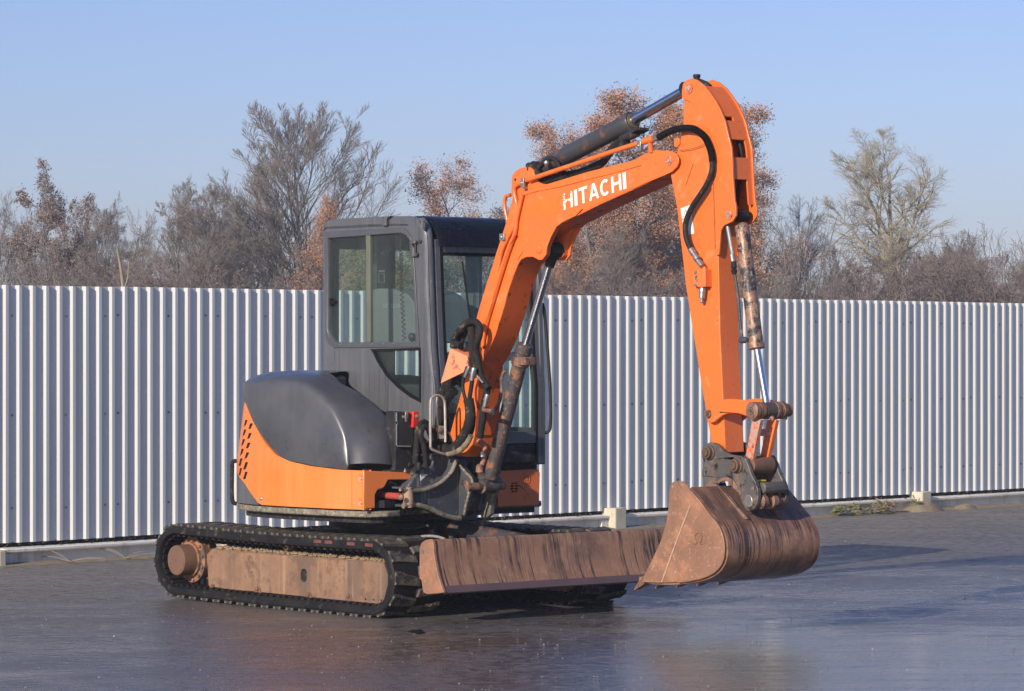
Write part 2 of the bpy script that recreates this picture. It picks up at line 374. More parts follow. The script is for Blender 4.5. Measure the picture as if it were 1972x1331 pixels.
for k in range(nsheet):
    o = bpy.data.objects.new('metal_sheet', SM); COL.objects.link(o); o.parent = fence
    o.location = (x0+k*8*PITCH, 0 if k % 2 else -.002, random.uniform(-.004, .004)); o.rotation_euler = (0, R(random.uniform(-.05, .05)), R(random.uniform(-.15, .15)))
    for z in (.42, 1.13, 1.90):
        for q in (0, 4, 7):
            xx = x0+k*8*PITCH+q*PITCH+.032; screws.lathe((xx, -.001, z+random.uniform(-.01, .01)), (xx, -.1, z), [(0, .011), (.002, .011), (.004, .006), (.010, .005)], 8)
screws.build('screw_head', STEEL, fence, kind='stuff')
bk = MB()
for z in (.45, 1.15, 1.9): bk.box(-2, 24, .003, .045, z-.02, z+.02)
bk.build('back_rail', STEEL, fence)
# concrete plinth panels between short posts
PX = [-2.475+2.39*k for k in range(11)]
for i, x in enumerate(PX):
    big = i >= 2
    pw = .10 if i > 1 else .055
    m = MB().prism([(x-pw, .10), (x-pw, -.10), (x-pw+.025, -.135), (x+pw-.025, -.135), (x+pw, -.10), (x+pw, .10)], -.05, .19 if i > 1 else .118, axis='z')
    m.build('concrete_post', POSTC, fence, bevel=.008)
    if i < len(PX)-1:
        a, b = x+pw+.003, PX[i+1]-pw-.003; h = .13
        m = MB()
        m.box(a, b, -.030, .03, -.05, h-.03)                               # recessed field
        m.prism([(-.075, h-.042), (-.085, h-.030), (-.085, h-.010), (-.02, h), (.04, h), (.04, h-.0295), (-.031, h-.0295)], a, b, axis='x')   # top lip
        m.box(a, a+.09, -.070, -.0305, -.05, h-.043); m.box(b-.09, b, -.070, -.0305, -.05, h-.043)
        m.box(a+.092, b-.092, -.080, -.0305, -.05, -.001)
        m.build('concrete_base_panel', CONC, fence, bevel=.004)
# leaf litter in the gap below the sheets
lit = MB()
for k in range(2600):
    x = random.uniform(-2, 22); y = random.uniform(-.05, .05); z = random.uniform(.125, .165) ; s = random.uniform(.008, .02); a = random.uniform(0, 6.28); t = random.uniform(-.8, .8)
    d = Vector((math.cos(a), math.sin(a), t)).normalized()*s; e = Vector((-math.sin(a), math.cos(a), random.uniform(-.5, .5))).normalized()*s*.6; c = Vector((x, y, z))
    lit.add([c-d, c+e, c+d, c-e], [(0, 1, 2, 3)])
o = lit.build('leaf_litter', MAT('dark_leaf_litter', (.05, .038, .028), (.09, .06, .035), 20, .9), smooth=0); o.location = fence.location; o.rotation_euler = fence.rotation_euler
tag(o, kind='stuff', label='dark leaf litter lying in the gap between fence sheets and concrete base', cat='litter')
gap = MB().box(-2, 24, .02, .05, .02, .165).build('gap_shade_strip', MAT('dark_gap_shade', (.03, .026, .022)), fence)  # dark strip stands in for the shade in the gap below the sheets

# ------------------------------------------------------------------ loose stones on the yard
st = MB(); rs = random.Random(5)
for k in range(1700):
    y = 13.6+ (rs.random()**1.5)*20; x = rs.uniform(-.17, .17)*y
    if (x-FX)*.739-(y-FY)*.674 < .12: continue
    r = rs.uniform(.002, .0052)*(1 if rs.random() < .93 else 1.9)
    vs = []
    for q in range(6):
        an = q*math.pi/3; vs.append((x+r*math.cos(an)*rs.uniform(.7, 1.2), y+r*math.sin(an)*rs.uniform(.7, 1.2), -.002))
    vs.append((x+r*rs.uniform(-.3, .3), y, r*rs.uniform(.6, 1.2)))
    st.add(vs, [(q, (q+1) % 6, 6) for q in range(6)])
tag(st.build('gravel', MAT('pale_grit', (.34, .31, .27), (.09, .082, .07), 9, .8, bump=0), smooth=0), kind='stuff', label='scattered grit and tiny stones lying on the wet asphalt', cat='gravel')

def puddle(cx, cy, w, d, seed):
    rr = random.Random(seed); n = 40; ph = [rr.uniform(0, 6.28) for _ in range(4)]; vs = []
    for i in range(n):
        a = 2*math.pi*i/n; r = 1+.22*math.sin(2*a+ph[0])+.16*math.sin(3*a+ph[1])+.10*math.sin(7*a+ph[2])+.06*math.sin(11*a+ph[3]); vs.append((cx+w*r*math.cos(a), cy+d*r*math.sin(a), 0))
    tag(MB().add(vs, [tuple(range(n))]).build('puddle', WATER, smooth=0), kind='structure')
m_, t_, b_ = newmat('shallow_rain_water'); N_ = NB(t_); b_.inputs['Base Color'].default_value = (.035, .034, .034, 1); b_.inputs['Roughness'].default_value = .11; b_.inputs['Specular IOR Level'].default_value = .6
N_.bump(N_.noise(N_.coord((1, 1, 1)), 5, 3, .5), b_, .05, .01); WATER = m_
puddle(-.55, 19.55, .05, .12, 5)

# ------------------------------------------------------------------ weeds, twigs and soil at the foot of the fence
def fence_pt(s, off=-.14, z=0): return (FX+TX*s+TY*off, FY+TY*s-TX*off*1.0, z) if False else (FX+TX*s-TY*off, FY+TY*s+TX*off, z)
def weed(s, n, spread, h, mats, label, seed):
    rr = random.Random(seed); root = empty('weed', fence_pt(s, -.15)); tag(root, label, 'weed')
    st_ = MB(); lf = MB()
    for k in range(n):
        a = rr.uniform(0, 6.28); r = rr.uniform(.1, 1)*spread; tip = Vector((r*math.cos(a), r*math.sin(a)*.5, rr.uniform(.2, 1)*h))
        st_.tube([(0, 0, 0), tip*.5+Vector((0, 0, h*.2)), tip], .003, 5, 3)
        for q in range(4):
            c = tip*rr.uniform(.5, 1)+Vector((rr.uniform(-.02, .02), rr.uniform(-.02, .02), rr.uniform(-.01, .03))); L_ = rr.uniform(.018, .035); b = rr.uniform(0, 6.28)
            d = Vector((math.cos(b), math.sin(b)*.6, rr.uniform(-.4, .6)))*L_; e = Vector((0, -.4, .9)).cross(d).normalized()*L_*.6
            lf.add([c-d, c-d*.2+e, c+d, c-d*.2-e], [(0, 1, 2, 3)])
    st_.build('stem', TWIG, root); lf.build('leaf', mats, root, smooth=0, kind='stuff')
weed(10.32, 12, .12, .12, LEAFGR, 'small green weed growing at the fence base just right of the bucket', 1)
weed(10.55, 9, .12, .10, LEAFG, 'yellowing weed with round leaves left of the right concrete post', 2)
weed(10.92, 16, .22, .13, LEAFGR, 'spreading leafy weed between bucket and right concrete post', 3)
weed(11.12, 16, .2, .12, LEAFO, 'dry reddish brown weed tangle beside the spreading leafy weed', 4)
weed(11.62, 8, .1, .16, LEAFGR, 'small weed growing against the right concrete post', 6)
def twig(s, label, seed):
    rr = random.Random(seed); p = fence_pt(s, -.20); m = MB()
    for k in range(4):
        a = rr.uniform(-.5, .5)+(math.pi if k % 2 else 0)
        q = Vector((math.cos(a)*rr.uniform(.15, .32), rr.uniform(-.05, .05), rr.uniform(.02, .11))); m.tube([(0, 0, .01), q*.5+Vector((0, 0, .02)), q], .0035, 5, 3)
    o = m.build('fallen_twig', TWIG); o.location = p; tag(o, label, 'twig')
twig(1.08, 'forked dry twig lying against the concrete base left of the tracks', 1); twig(.52, 'short dry twig lying near the left end of the fence base', 2)
def mound(s, w, h, label, seed):
    rr = random.Random(seed); m = MB(); n = 16; vs = [(0, 0, h)]
    for j, (f, g) in enumerate(((.35, .85), (.7, .45), (1, 0))):
        for i in range(n):
            a = 2*math.pi*i/n; vs.append((math.cos(a)*w*f*rr.uniform(.85, 1.15), math.sin(a)*w*.45*f*rr.uniform(.85, 1.15), h*g*rr.uniform(.8, 1.1)-.004*(j == 2)*4))
    fs = [(0, 1+i, 1+(i+1) % n) for i in range(n)]+[(1+j*n+i, 1+(j+1)*n+i, 1+(j+1)*n+(i+1) % n, 1+j*n+(i+1) % n) for j in range(2) for i in range(n)]
    o = m.add(vs, fs).build('soil_mound', DIRT, smooth=180); o.location = fence_pt(s, -.16); o.rotation_euler = (0, 0, fence.rotation_euler.z); tag(o, label, 'soil')
mound(11.75, .34, .10, 'sandy soil heap against the foot of the right concrete post', 1)
mound(12.5, .22, .05, 'low pale soil patch beyond the right concrete post', 2)
# sand washed against the plinth: one long uneven berm
bm_ = MB(); vs = []; nn = 160; rr = random.Random(8)
for i in range(nn+1):
    s = -1+22*i/nn; w = .05+.06*rr.random()+(.05 if s > 8 else 0); vs += [(s, -.07, .012+.008*rr.random()), (s, -.10-w*.4, .010*rr.random()), (s, -.10-w, -.012)]
fs = [(3*i+k, 3*i+3+k, 3*i+4+k, 3*i+1+k) for i in range(nn) for k in range(2)]
o = bm_.add(vs, fs).build('washed_sand', DIRT, smooth=180); o.location = fence.location; o.rotation_euler = fence.rotation_euler
tag(o, kind='stuff', label='thin line of washed sand along the foot of the concrete base', cat='sand')

# ------------------------------------------------------------------ thin winter haze: closed box round camera, yard, trees and field
hz, ht, hb_ = newmat('pale_haze'); ht.nodes.remove(hb_); hv = ht.nodes.new('ShaderNodeVolumePrincipled'); hv.inputs['Density'].default_value = .0009; hv.inputs['Color'].default_value = (.80, .88, 1.0, 1)
ht.links.new(hv.outputs[0], [n for n in ht.nodes if n.type == 'OUTPUT_MATERIAL'][0].inputs['Volume'])
tag(MB().box(-330, 330, -60, 420, -1.1, 18).build('haze', hz, smooth=0), kind='stuff', label='thin pale winter haze over yard and trees', cat='haze')

# ------------------------------------------------------------------ trees beyond the fence
def nrm(a): return a/np.maximum(1e-9, np.linalg.norm(a, axis=-1, keepdims=True))
def grow(rs, base, dirs, length, radius, segs, wig, up, taper=.25):
    """polylines: (N,segs+1,3) and radii"""
    N = len(base); P = np.zeros((N, segs+1, 3)); Rr = np.zeros((N, segs+1)); P[:, 0] = base; d = nrm(dirs.copy()); st = (length/segs)[:, None]
    for i in range(segs):
        d = nrm(d+rs.normal(0, wig, (N, 3))+np.array([0, 0, up])); P[:, i+1] = P[:, i]+d*st
    for i in range(segs+1): Rr[:, i] = radius*(1-(1-taper)*i/segs)
    return P, Rr
def sprout(rs, P, Rr, n, lo, hi, ang, lf, rf, shape=None):
    """n children per branch: start points, directions, lengths, radii"""
    N, S1, _ = P.shape; seg = S1-1
    idx = np.repeat(np.arange(N), n); t = np.tile((np.arange(n)+.5)/n, N)+rs.uniform(-.5/n, .5/n, N*n); t = lo+(hi-lo)*np.clip(t, 0, .999)
    f = t*seg; k = np.minimum(f.astype(int), seg-1); u = (f-k)[:, None]; a = P[idx, k]; b = P[idx, k+1]; base = a+(b-a)*u; d = nrm(b-a)
    r = rs.normal(0, 1, d.shape); side = nrm(r-d*(r*d).sum(1, keepdims=True)); an = rs.uniform(ang[0], ang[1], len(idx))[:, None]
    L = np.linalg.norm(P[:, -1]-P[:, 0], axis=1)[idx]
    ln = L*lf*(1-.55*(t-lo)/(hi-lo+1e-9))*rs.uniform(.7, 1.25, len(idx))
    if shape is not None: ln = ln*shape(t)
    rad = np.minimum(Rr[idx, k]*rf, Rr[idx, k]*.9)*rs.uniform(.75, 1.1, len(idx))
    return base, d*np.cos(an)+side*np.sin(an), ln, rad
def tubes(P, Rr, n):
    N, S1, _ = P.shape; T = np.zeros_like(P); T[:, 1:-1] = P[:, 2:]-P[:, :-2]; T[:, 0] = P[:, 1]-P[:, 0]; T[:, -1] = P[:, -1]-P[:, -2]; T = nrm(T)
    ref = np.where(np.abs(T[..., 2:3]) > .9, np.array([1., 0, 0]), np.array([0., 0, 1.])); A = nrm(np.cross(T, ref)); B = np.cross(T, A)
    an = 2*np.pi*np.arange(n)/n; V = P[:, :, None]+(A[:, :, None]*np.cos(an)[:, None]+B[:, :, None]*np.sin(an)[:, None])*Rr[:, :, None, None]
    V = V.reshape(-1, 3); i = np.arange(N)[:, None, None]; s = np.arange(S1-1)[None, :, None]; k = np.arange(n)[None, None, :]; b = (i*S1+s)*n; k2 = (k+1) % n
    F = np.stack([b+k, b+k2, b+n+k2, b+n+k], -1).reshape(-1, 4); return V, F
def npmesh(name, parts, mats, smooth=True):
    V = np.concatenate([p[0] for p in parts]); off = 0; F = []; MI = []
    for v, f, mi in parts: F.append(f+off); MI.append(np.full(len(f), mi)); off += len(v)
    F = np.concatenate(F).astype(np.int32); MI = np.concatenate(MI).astype(np.int32)
    me = bpy.data.meshes.new(name); me.vertices.add(len(V)); me.vertices.foreach_set('co', V.astype(np.float32).ravel())
    me.loops.add(F.size); me.loops.foreach_set('vertex_index', F.ravel()); me.polygons.add(len(F)); me.polygons.foreach_set('loop_start', np.arange(0, F.size, 4, dtype=np.int32))
    me.polygons.foreach_set('material_index', MI)
    for m in mats: me.materials.append(m)
    me.update(calc_edges=True); me.validate(); 
    if smooth: me.polygons.foreach_set('use_smooth', [True]*len(me.polygons))
    return me
def leaves(rs, pts, n, spread, size):
    c = pts[rs.randint(0, len(pts), n)]+rs.normal(0, spread, (n, 3)); d = nrm(rs.normal(0, 1, (n, 3))); e = nrm(np.cross(d, rs.normal(0, 1, (n, 3)))); s = size*rs.uniform(.6, 1.4, (n, 1))
    V = np.stack([c-d*s, c+e*s*.55, c+d*s, c-e*s*.55], 1).reshape(-1, 3); F = np.arange(4*n).reshape(n, 4); return V, F
def tree_mesh(seed, H, trunk_r, n1, ang1, len1, lo1, up1, n2, n3, n4=5, ang=(.35, .8), wig=.10, up=.05, leaf=None, stems=1, fine=.004, trunk_wig=.05, len2=.5, shape=None, mats=(BARK, TWIG), twl=(.35, .6), rf=.66, r1f=.62):
    rs = np.random.RandomState(seed)
    b0 = np.zeros((stems, 3)); b0[:, :2] = rs.normal(0, .12*(stems > 1), (stems, 2)); d0 = np.tile([0, 0, 1.], (stems, 1)); d0[:, :2] += rs.normal(0, .28 if stems > 1 else .02, (stems, 2))
    P0, R0 = grow(rs, b0, d0, np.full(stems, H*.93)*rs.uniform(.75 if stems > 1 else 1, 1, stems), np.full(stems, trunk_r), 12, trunk_wig, .02, .12)
    s1 = sprout(rs, P0, R0, n1, lo1, .97, ang1, len1, r1f, shape); P1, R1 = grow(rs, *s1, 7, wig, up1, .25)
    s2 = sprout(rs, P1, R1, n2, .22, .98, ang, len2, rf); P2, R2 = grow(rs, *s2, 5, wig*1.1, up, .3)
    s3 = sprout(rs, P2, R2, n3, .2, 1, ang, twl[1], .6); P3, R3 = grow(rs, *s3, 3, wig*1.2, up, .4); R3 = np.maximum(R3, fine*1.5)
    s4 = sprout(rs, P3, R3, n4, .15, 1, ang, .7, .7); P4, R4 = grow(rs, *s4, 2, wig, up, .5); R4 = np.maximum(R4, fine*.7)*.9
    tr = npmesh('trunk', [(*tubes(P0, R0, 10), 0)], mats)
    parts = [(*tubes(P1, R1, 6), 0), (*tubes(P2, R2, 4), 0), (*tubes(P3, R3, 3), 1), (*tubes(P4, R4, 3), 1)]; ms = list(mats)
    if leaf:
        n, sp, sz, lm = leaf[:4]; sel = P3.reshape(-1, 3); sel2 = P4[:, -1]
        if len(leaf) > 4: sel = sel[leaf[4](sel)]; sel2 = sel2[leaf[4](sel2)]
        src = np.concatenate([sel, sel2]); ms.append(lm); parts.append((*leaves(rs, src, n, sp, sz), 2))
    return tr, npmesh('crown', parts, ms)
KIND = {}
KIND['fan'] = tree_mesh(33, 11, .16, 50, (.50, .85), .47, .14, .075, 12, 8, 3, (.25, .6), .05, .05, trunk_wig=.015, len2=.38, rf=.5, r1f=.42, fine=.005, shape=lambda t: .8+.45*np.sin(np.pi*np.clip(t, 0, 1)))
KIND['fan_b'] = tree_mesh(12, 10, .15, 20, (.4, .75), .5, .2, .08, 9, 6, 4, (.3, .7), .09, .05, fine=.0045)
KIND['alder'] = tree_mesh(13, 10, .10, 15, (.5, .9), .34, .35, .06, 9, 7, 5, (.4, .9), .12, .03, leaf=(9000, .07, .042, LEAFB, lambda p: p[:, 2] > 4.6), stems=2, fine=.0045)
KIND['thicket'] = tree_mesh(14, 8, .06, 16, (.4, .9), .45, .1, .06, 9, 8, 6, (.4, .9), .12, .05, stems=3, fine=.0045, leaf=(800, .1, .03, LEAFB), mats=(BARK, TWIG))
KIND['thicket_b'] = tree_mesh(15, 8, .07, 14, (.4, .8), .5, .12, .08, 9, 8, 6, (.4, .8), .10, .05, stems=3, fine=.0045)
KIND['oak'] = tree_mesh(16, 12, .17, 22, (.6, 1.1), .36, .15, .06, 10, 7, 4, (.5, 1.1), .14, .02, leaf=(56000, .18, .042, LEAFO), fine=.005)
KIND['oak_b'] = tree_mesh(17, 11, .15, 20, (.6, 1.1), .40, .15, .06, 9, 7, 4, (.5, 1.1), .15, .02, leaf=(36000, .2, .042, LEAFO), fine=.005, stems=2)
KIND['oak_g'] = tree_mesh(21, 9, .13, 20, (.6, 1.1), .42, .05, .06, 9, 7, 4, (.5, 1.1), .15, .02, leaf=(42000, .22, .05, LEAFG), fine=.005, stems=2)
KIND['poplar'] = tree_mesh(26, 12, .28, 13, (.45, .9), .52, .30, .09, 13, 11, 7, (.4, .95), .12, .04, fine=.0045, len2=.45, mats=(BARKP, TWIGP), trunk_wig=.02)
KIND['bush'] = tree_mesh(19, 4, .035, 9, (.4, 1.0), .5, .02, .08, 7, 6, 4, (.4, 1.0), .14, .04, stems=7, fine=.004, mats=(BARKR, BARKR))
KIND['bush_b'] = tree_mesh(20, 4, .035, 10, (.4, 1.0), .5, .02, .06, 8, 7, 5, (.4, 1.0), .14, .04, stems=6, fine=.0045, leaf=(1200, .12, .03, LEAFB), mats=(BARK, TWIG))
KIND['open'] = tree_mesh(24, 10, .12, 9, (.6, 1.15), .6, .12, .05, 8, 6, 4, (.5, 1.1), .16, .02, stems=2, fine=.0045, mats=(BARK, TWIG))
HT = {k: 0 for k in KIND}
for k, (t_, c_) in KIND.items():
    co = np.empty(len(c_.vertices)*3, np.float32); c_.vertices.foreach_get('co', co); HT[k] = float(np.percentile(co.reshape(-1, 3)[:, 2], 99.9))
def plant(kind, px, top, D, label, group, name='bare_tree', cat='tree', rot=0, wid=1.0):
    X = (px-986)/6500*D; h = 1.63+(674-top)/6500*D; s = h/HT[kind]
    r = empty(name, (X, D, -.06), rot); r.scale = (s*wid, s*wid, s); tag(r, label, cat, group)
    for nm, me in zip(('trunk', 'crown'), KIND[kind]):
        o = bpy.data.objects.new(nm, me); COL.objects.link(o); o.parent = r
    return r
G1 = 'bare trees beyond the fence'; G2 = 'russet leaved oaks beyond the fence'; G3 = 'leafless bushes beyond the fence'
plant('fan', 590, 192, 108, 'tallest bare tree left of the cab, broad fan of fine upright branches', G1, rot=.4, wid=1.3)
plant('alder', 105, 298, 100, 'slender tree with brown clusters at its top near the left edge', G1, rot=1.1, wid=.85)
plant('fan_b', 10, 362, 104, 'pale bare tree cut by the left edge of the photo', G1, rot=2.0, wid=.7)
plant('thicket', 205, 400, 96, 'low bare tree between brown-topped tree and first bushy tree', G1, rot=.3, wid=.9)
plant('thicket_b', 335, 345, 102, 'bushy bare tree with many stems left of the tallest fan tree', G1, rot=1.9, wid=.95)
plant('thicket', 425, 352, 106, 'bushy brownish tree directly left of the tallest fan tree', G1, rot=4.0, wid=.85)
plant('fan_b', 720, 400, 112, 'bare tree right of the tallest fan tree, above the cab roof', G1, rot=5.0, wid=.8)
plant('oak_b', 655, 372, 92, 'orange leaved tree partly hidden behind the left side of the cab', G2, 'oak_tree', rot=.9, wid=.75)
plant('oak_g', 705, 436, 80, 'olive yellow tree seen through the cab side window', G2, 'oak_tree', rot=.5, wid=1.0)
plant('oak_g', 800, 455, 84, 'olive yellow tree seen through the front part of the cab window', G2, 'oak_tree', rot=2.5, wid=1.0)
plant('oak', 1170, 235, 100, 'russet leaved oak at the left of the oak group, above the boom', G2, 'oak_tree', rot=5.2, wid=1.0)
plant('oak_b', 985, 305, 112, 'tan leaved tree above the cab roof, left of the boom', G2, 'oak_tree', rot=2.2, wid=1.15)
plant('thicket', 990, 400, 104, 'bare tree behind the upper bend of the boom', G1, rot=2.6, wid=.8)
plant('oak', 1205, 182, 104, 'tall russet leaved oak behind the arm cylinder', G2, 'oak_tree', rot=0, wid=1.2)
plant('oak', 1300, 195, 110, 'tall russet leaved oak rising behind the dipper arm', G2, 'oak_tree', rot=2.1, wid=1.15)
plant('oak', 1405, 185, 102, 'tall russet leaved oak just right of the dipper arm', G2, 'oak_tree', rot=4.1, wid=1.0)
plant('oak_b', 1120, 400, 98, 'lower russet tree seen under the boom', G2, 'oak_tree', rot=3.1, wid=.9)
plant('thicket_b', 1180, 420, 94, 'bare tree seen under the boom beside the russet trees', G1, rot=3.6, wid=.9)
plant('open', 1520, 325, 100, 'open crowned bare tree between the dipper arm and the pale broad tree', G1, rot=1.3, wid=.9)
plant('poplar', 1712, 238, 112, 'broad pale tree with thick forked limbs at the right', G1, rot=1.6, wid=1.15)
plant('thicket', 1590, 470, 92, 'low bare tree left of the pale broad tree', G1, rot=1.0, wid=1.0)
plant('bush', 1640, 488, 90, 'reddish leafless bush left of the pale broad tree trunk', G3, 'bush', 'bush', .4, 1.1)
plant('bush', 1800, 470, 92, 'reddish leafless bush right of the pale broad tree trunk', G3, 'bush', 'bush', 2.0, 1.1)
plant('bush_b', 1880, 488, 94, 'brown leafless bush second from the right edge', G3, 'bush', 'bush', 1.0, 1.1)
plant('bush', 1950, 473, 90, 'reddish leafless bush at the right edge of the photo', G3, 'bush', 'bush', 3.0, 1.2)
plant('thicket_b', 1860, 440, 104, 'bare tree behind the bushes near the right edge', G1, rot=.8, wid=1.0)
plant('thicket', 1985, 430, 100, 'bare tree cut by the right edge of the photo', G1, rot=2.2, wid=.8)
plant('fan_b', 60, 385, 110, 'bare tree close to the left edge behind the brown-topped tree', G1, rot=.6, wid=.9)
plant('thicket_b', 150, 372, 112, 'bare tree just right of the brown-topped tree', G1, rot=3.1, wid=.8)
plant('fan_b', 262, 398, 108, 'slim bare tree in the gap between brown-topped and bushy trees', G1, rot=4.4, wid=.7)
plant('fan_b', 385, 348, 114, 'tall pale bare tree among the bushy trees left of the tallest fan tree', G1, rot=1.4, wid=.85)
plant('thicket_b', 478, 372, 108, 'bare tree touching the left side of the tallest fan tree', G1, rot=5.1, wid=.75)
plant('fan_b', 1545, 372, 108, 'bare tree between the arm and the pale broad tree, behind the open crowned one', G1, rot=2.9, wid=.8)
plant('thicket_b', 1800, 470, 100, 'bare tree behind the right side of the pale broad tree', G1, rot=2.2, wid=1.0)
plant('bush_b', 60, 518, 90, 'brown leafless bush at the left edge', G3, 'bush', 'bush', 0, 1.15)
plant('bush', 160, 508, 92, 'reddish leafless bush below the brown-topped tree', G3, 'bush', 'bush', 1.5, 1.15)
plant('bush_b', 270, 488, 94, 'brown leafless bush behind the bleached snag', G3, 'bush', 'bush', 2.5, 1.15)
plant('bush', 380, 498, 90, 'reddish leafless bush under the bushy bare trees', G3, 'bush', 'bush', 3.5, 1.15)
plant('bush_b', 480, 498, 92, 'brown leafless bush below the left side of the tallest fan tree', G3, 'bush', 'bush', 4.5, 1.15)
plant('bush', 1075, 508, 90, 'reddish leafless bush just right of the boom cylinder', G3, 'bush', 'bush', 5.5, 1.15)
plant('bush_b', 1210, 518, 92, 'brown leafless bush left of the dipper arm', G3, 'bush', 'bush', .7, 1.15)
plant('bush', 1290, 498, 94, 'reddish leafless bush partly hidden by the dipper arm', G3, 'bush', 'bush', 1.7, 1.15)
plant('bush_b', 1500, 508, 90, 'brown leafless bush right of the bucket cylinder', G3, 'bush', 'bush', 2.7, 1.15)
# bleached snag above the fence at the left
sn = MB(); D = 84; X = (238-986)/6500*D; zt = 1.63+(674-478)/6500*D
sn.tube([(X+.06, D, -.06), (X+.02, D, zt*.5), (X-.03, D, zt*.8), (X-.16, D, zt)], lambda t: .055-.03*t, 8, 4, .15); sn.tube([(X, D, zt*.75), (X+.1, D, zt*.82), (X+.13, D, zt*.92)], .018, 6, 3)
tag(sn.build('dead_tree', DEADB), 'bleached broken snag standing above the fence left of the cab', 'dead tree')
# far wood reading as one mass
rs = np.random.RandomState(77); parts = []
for q in range(80):
    kd = ['thicket', 'thicket_b', 'fan_b'][q % 3]
wood = MB()
n = 620; base = np.zeros((n, 3)); base[:, 0] = rs.uniform(-26, 26, n); base[:, 1] = rs.uniform(132, 160, n); d = np.tile([0, 0, 1.], (n, 1)); d[:, :2] += rs.normal(0, .12, (n, 2))
P0, R0 = grow(rs, base, d, rs.uniform(3.2, 6.2, n), np.full(n, .05), 6, .06, .05, .2)
s1 = sprout(rs, P0, R0, 12, .12, 1, (.35, .8), .42, .5); P1, R1 = grow(rs, *s1, 3, .12, .05, .4); R1 = np.maximum(R1, .010)
s2 = sprout(rs, P1, R1, 5, .1, 1, (.35, .9), .5, .6); P2, R2 = grow(rs, *s2, 2, .12, .05, .5); R2 = np.maximum(R2, .009)
me = npmesh('distant_wood', [(*tubes(P0, R0, 4), 0), (*tubes(P1, R1, 3), 1), (*tubes(P2, R2, 3), 1)], [BARK, TWIG])
o = bpy.data.objects.new('distant_wood', me); COL.objects.link(o); o.location.z = -.06; tag(o, 'far bare wood reading as a brown band above the fence', 'wood', kind='stuff')


# ================================================================== the excavator
EX = empty('excavator', (-.685, 21.84, 0), math.atan2(-.7556, .655))
tag(EX, 'orange and dark grey compact tracked excavator parked in front of the fence', 'excavator')
# local frame: x forward, y to its left, z up

# ---------------------------------------------------------------- tracks
TR_R, TR_F, TRR = -1.20, .86, .215          # rear axle, front axle, radius of the belt's outer face
def track_path(r, n=26):
    P = []
    for i in range(n+1):
        a = math.pi/2+math.pi*i/n; P.append((TR_R+r*1.02*math.cos(a), .252+r*math.sin(a)*(1.0)))
    m = 26
    zb0 = P[-1][1]; zb1 = .238-r
    for i in range(1, m): t = i/m; P.append((lerp(TR_R, TR_F, t), lerp(zb0, zb1, min(1, t*2.2))))
    for i in range(n+1):
        a = -math.pi/2+math.pi*i/n; P.append((TR_F+r*math.cos(a), .238+r*math.sin(a)))
    z0 = .238+r; z1 = .252+r
    for i in range(1, m): t = i/m; P.append((lerp(TR_F, TR_R, t), lerp(z0, z1, t)-.010*math.sin(math.pi*t)))
    return P
def resample(P, n):
    P = [Vector(p) for p in P]; P.append(P[0]); L = [0]
    for a, b in zip(P, P[1:]): L.append(L[-1]+(b-a).length)
    out = []; j = 0
    for i in range(n):
        d = L[-1]*i/n
        while L[j+1] < d: j += 1
        t = (d-L[j])/(L[j+1]-L[j]); p = P[j].lerp(P[j+1], t); tg = (P[j+1]-P[j]).normalized(); out.append((p, tg))
    return out
def belt(y0, y1):
    NB_ = 168; o = [p for p, _ in resample(track_path(TRR), NB_)]; tg = [t for _, t in resample(track_path(TRR), NB_)]
    m = MB(); N_ = NB_; vs = []
    # section: (offset outward, y)
    w = y1-y0; sec = [(-.036, 0), (-.044, .04*w), (-.044, .96*w), (-.036, w), (.000, w+.0), (.010, .975*w), (.010, .025*w), (.000, 0)]
    for p, t in zip(o, tg):
        nrm = Vector((t.y, -t.x))
        if True:
            for d, yy in sec: q = p+nrm*d; vs.append((q.x, y0+yy, q.y))
    k = len(sec); fs = [(i*k+j, i*k+(j+1) % k, ((i+1) % N_)*k+(j+1) % k, ((i+1) % N_)*k+j) for i in range(N_) for j in range(k)]
    return m.add(vs, fs)
def lug_mesh():
    # one tread block: skewed bar with a hooked outer end; local x along travel, y across, z outward
    top = [(-.026, .0), (.020, .0), (.036, .09), (.056, .150), (.058, .190), (-.012, .190), (-.012, .14), (-.018, .08)]
    bot = [(x*1.25+.001, y+(-.006 if y < .1 else .0)) for x, y in top]
    n = len(top); vs = [(x, y, .0) for x, y in bot]+[(x, y, .015+.004*((i*37) % 5)/5) for i, (x, y) in enumerate(top)]
    fs = [tuple(range(n))[::-1], tuple(range(n, 2*n))]+[(i, (i+1) % n, n+(i+1) % n, n+i) for i in range(n)]
    return MB().add(vs, fs).mesh('tread_block', LUGM, smooth=30)
LUG = lug_mesh()
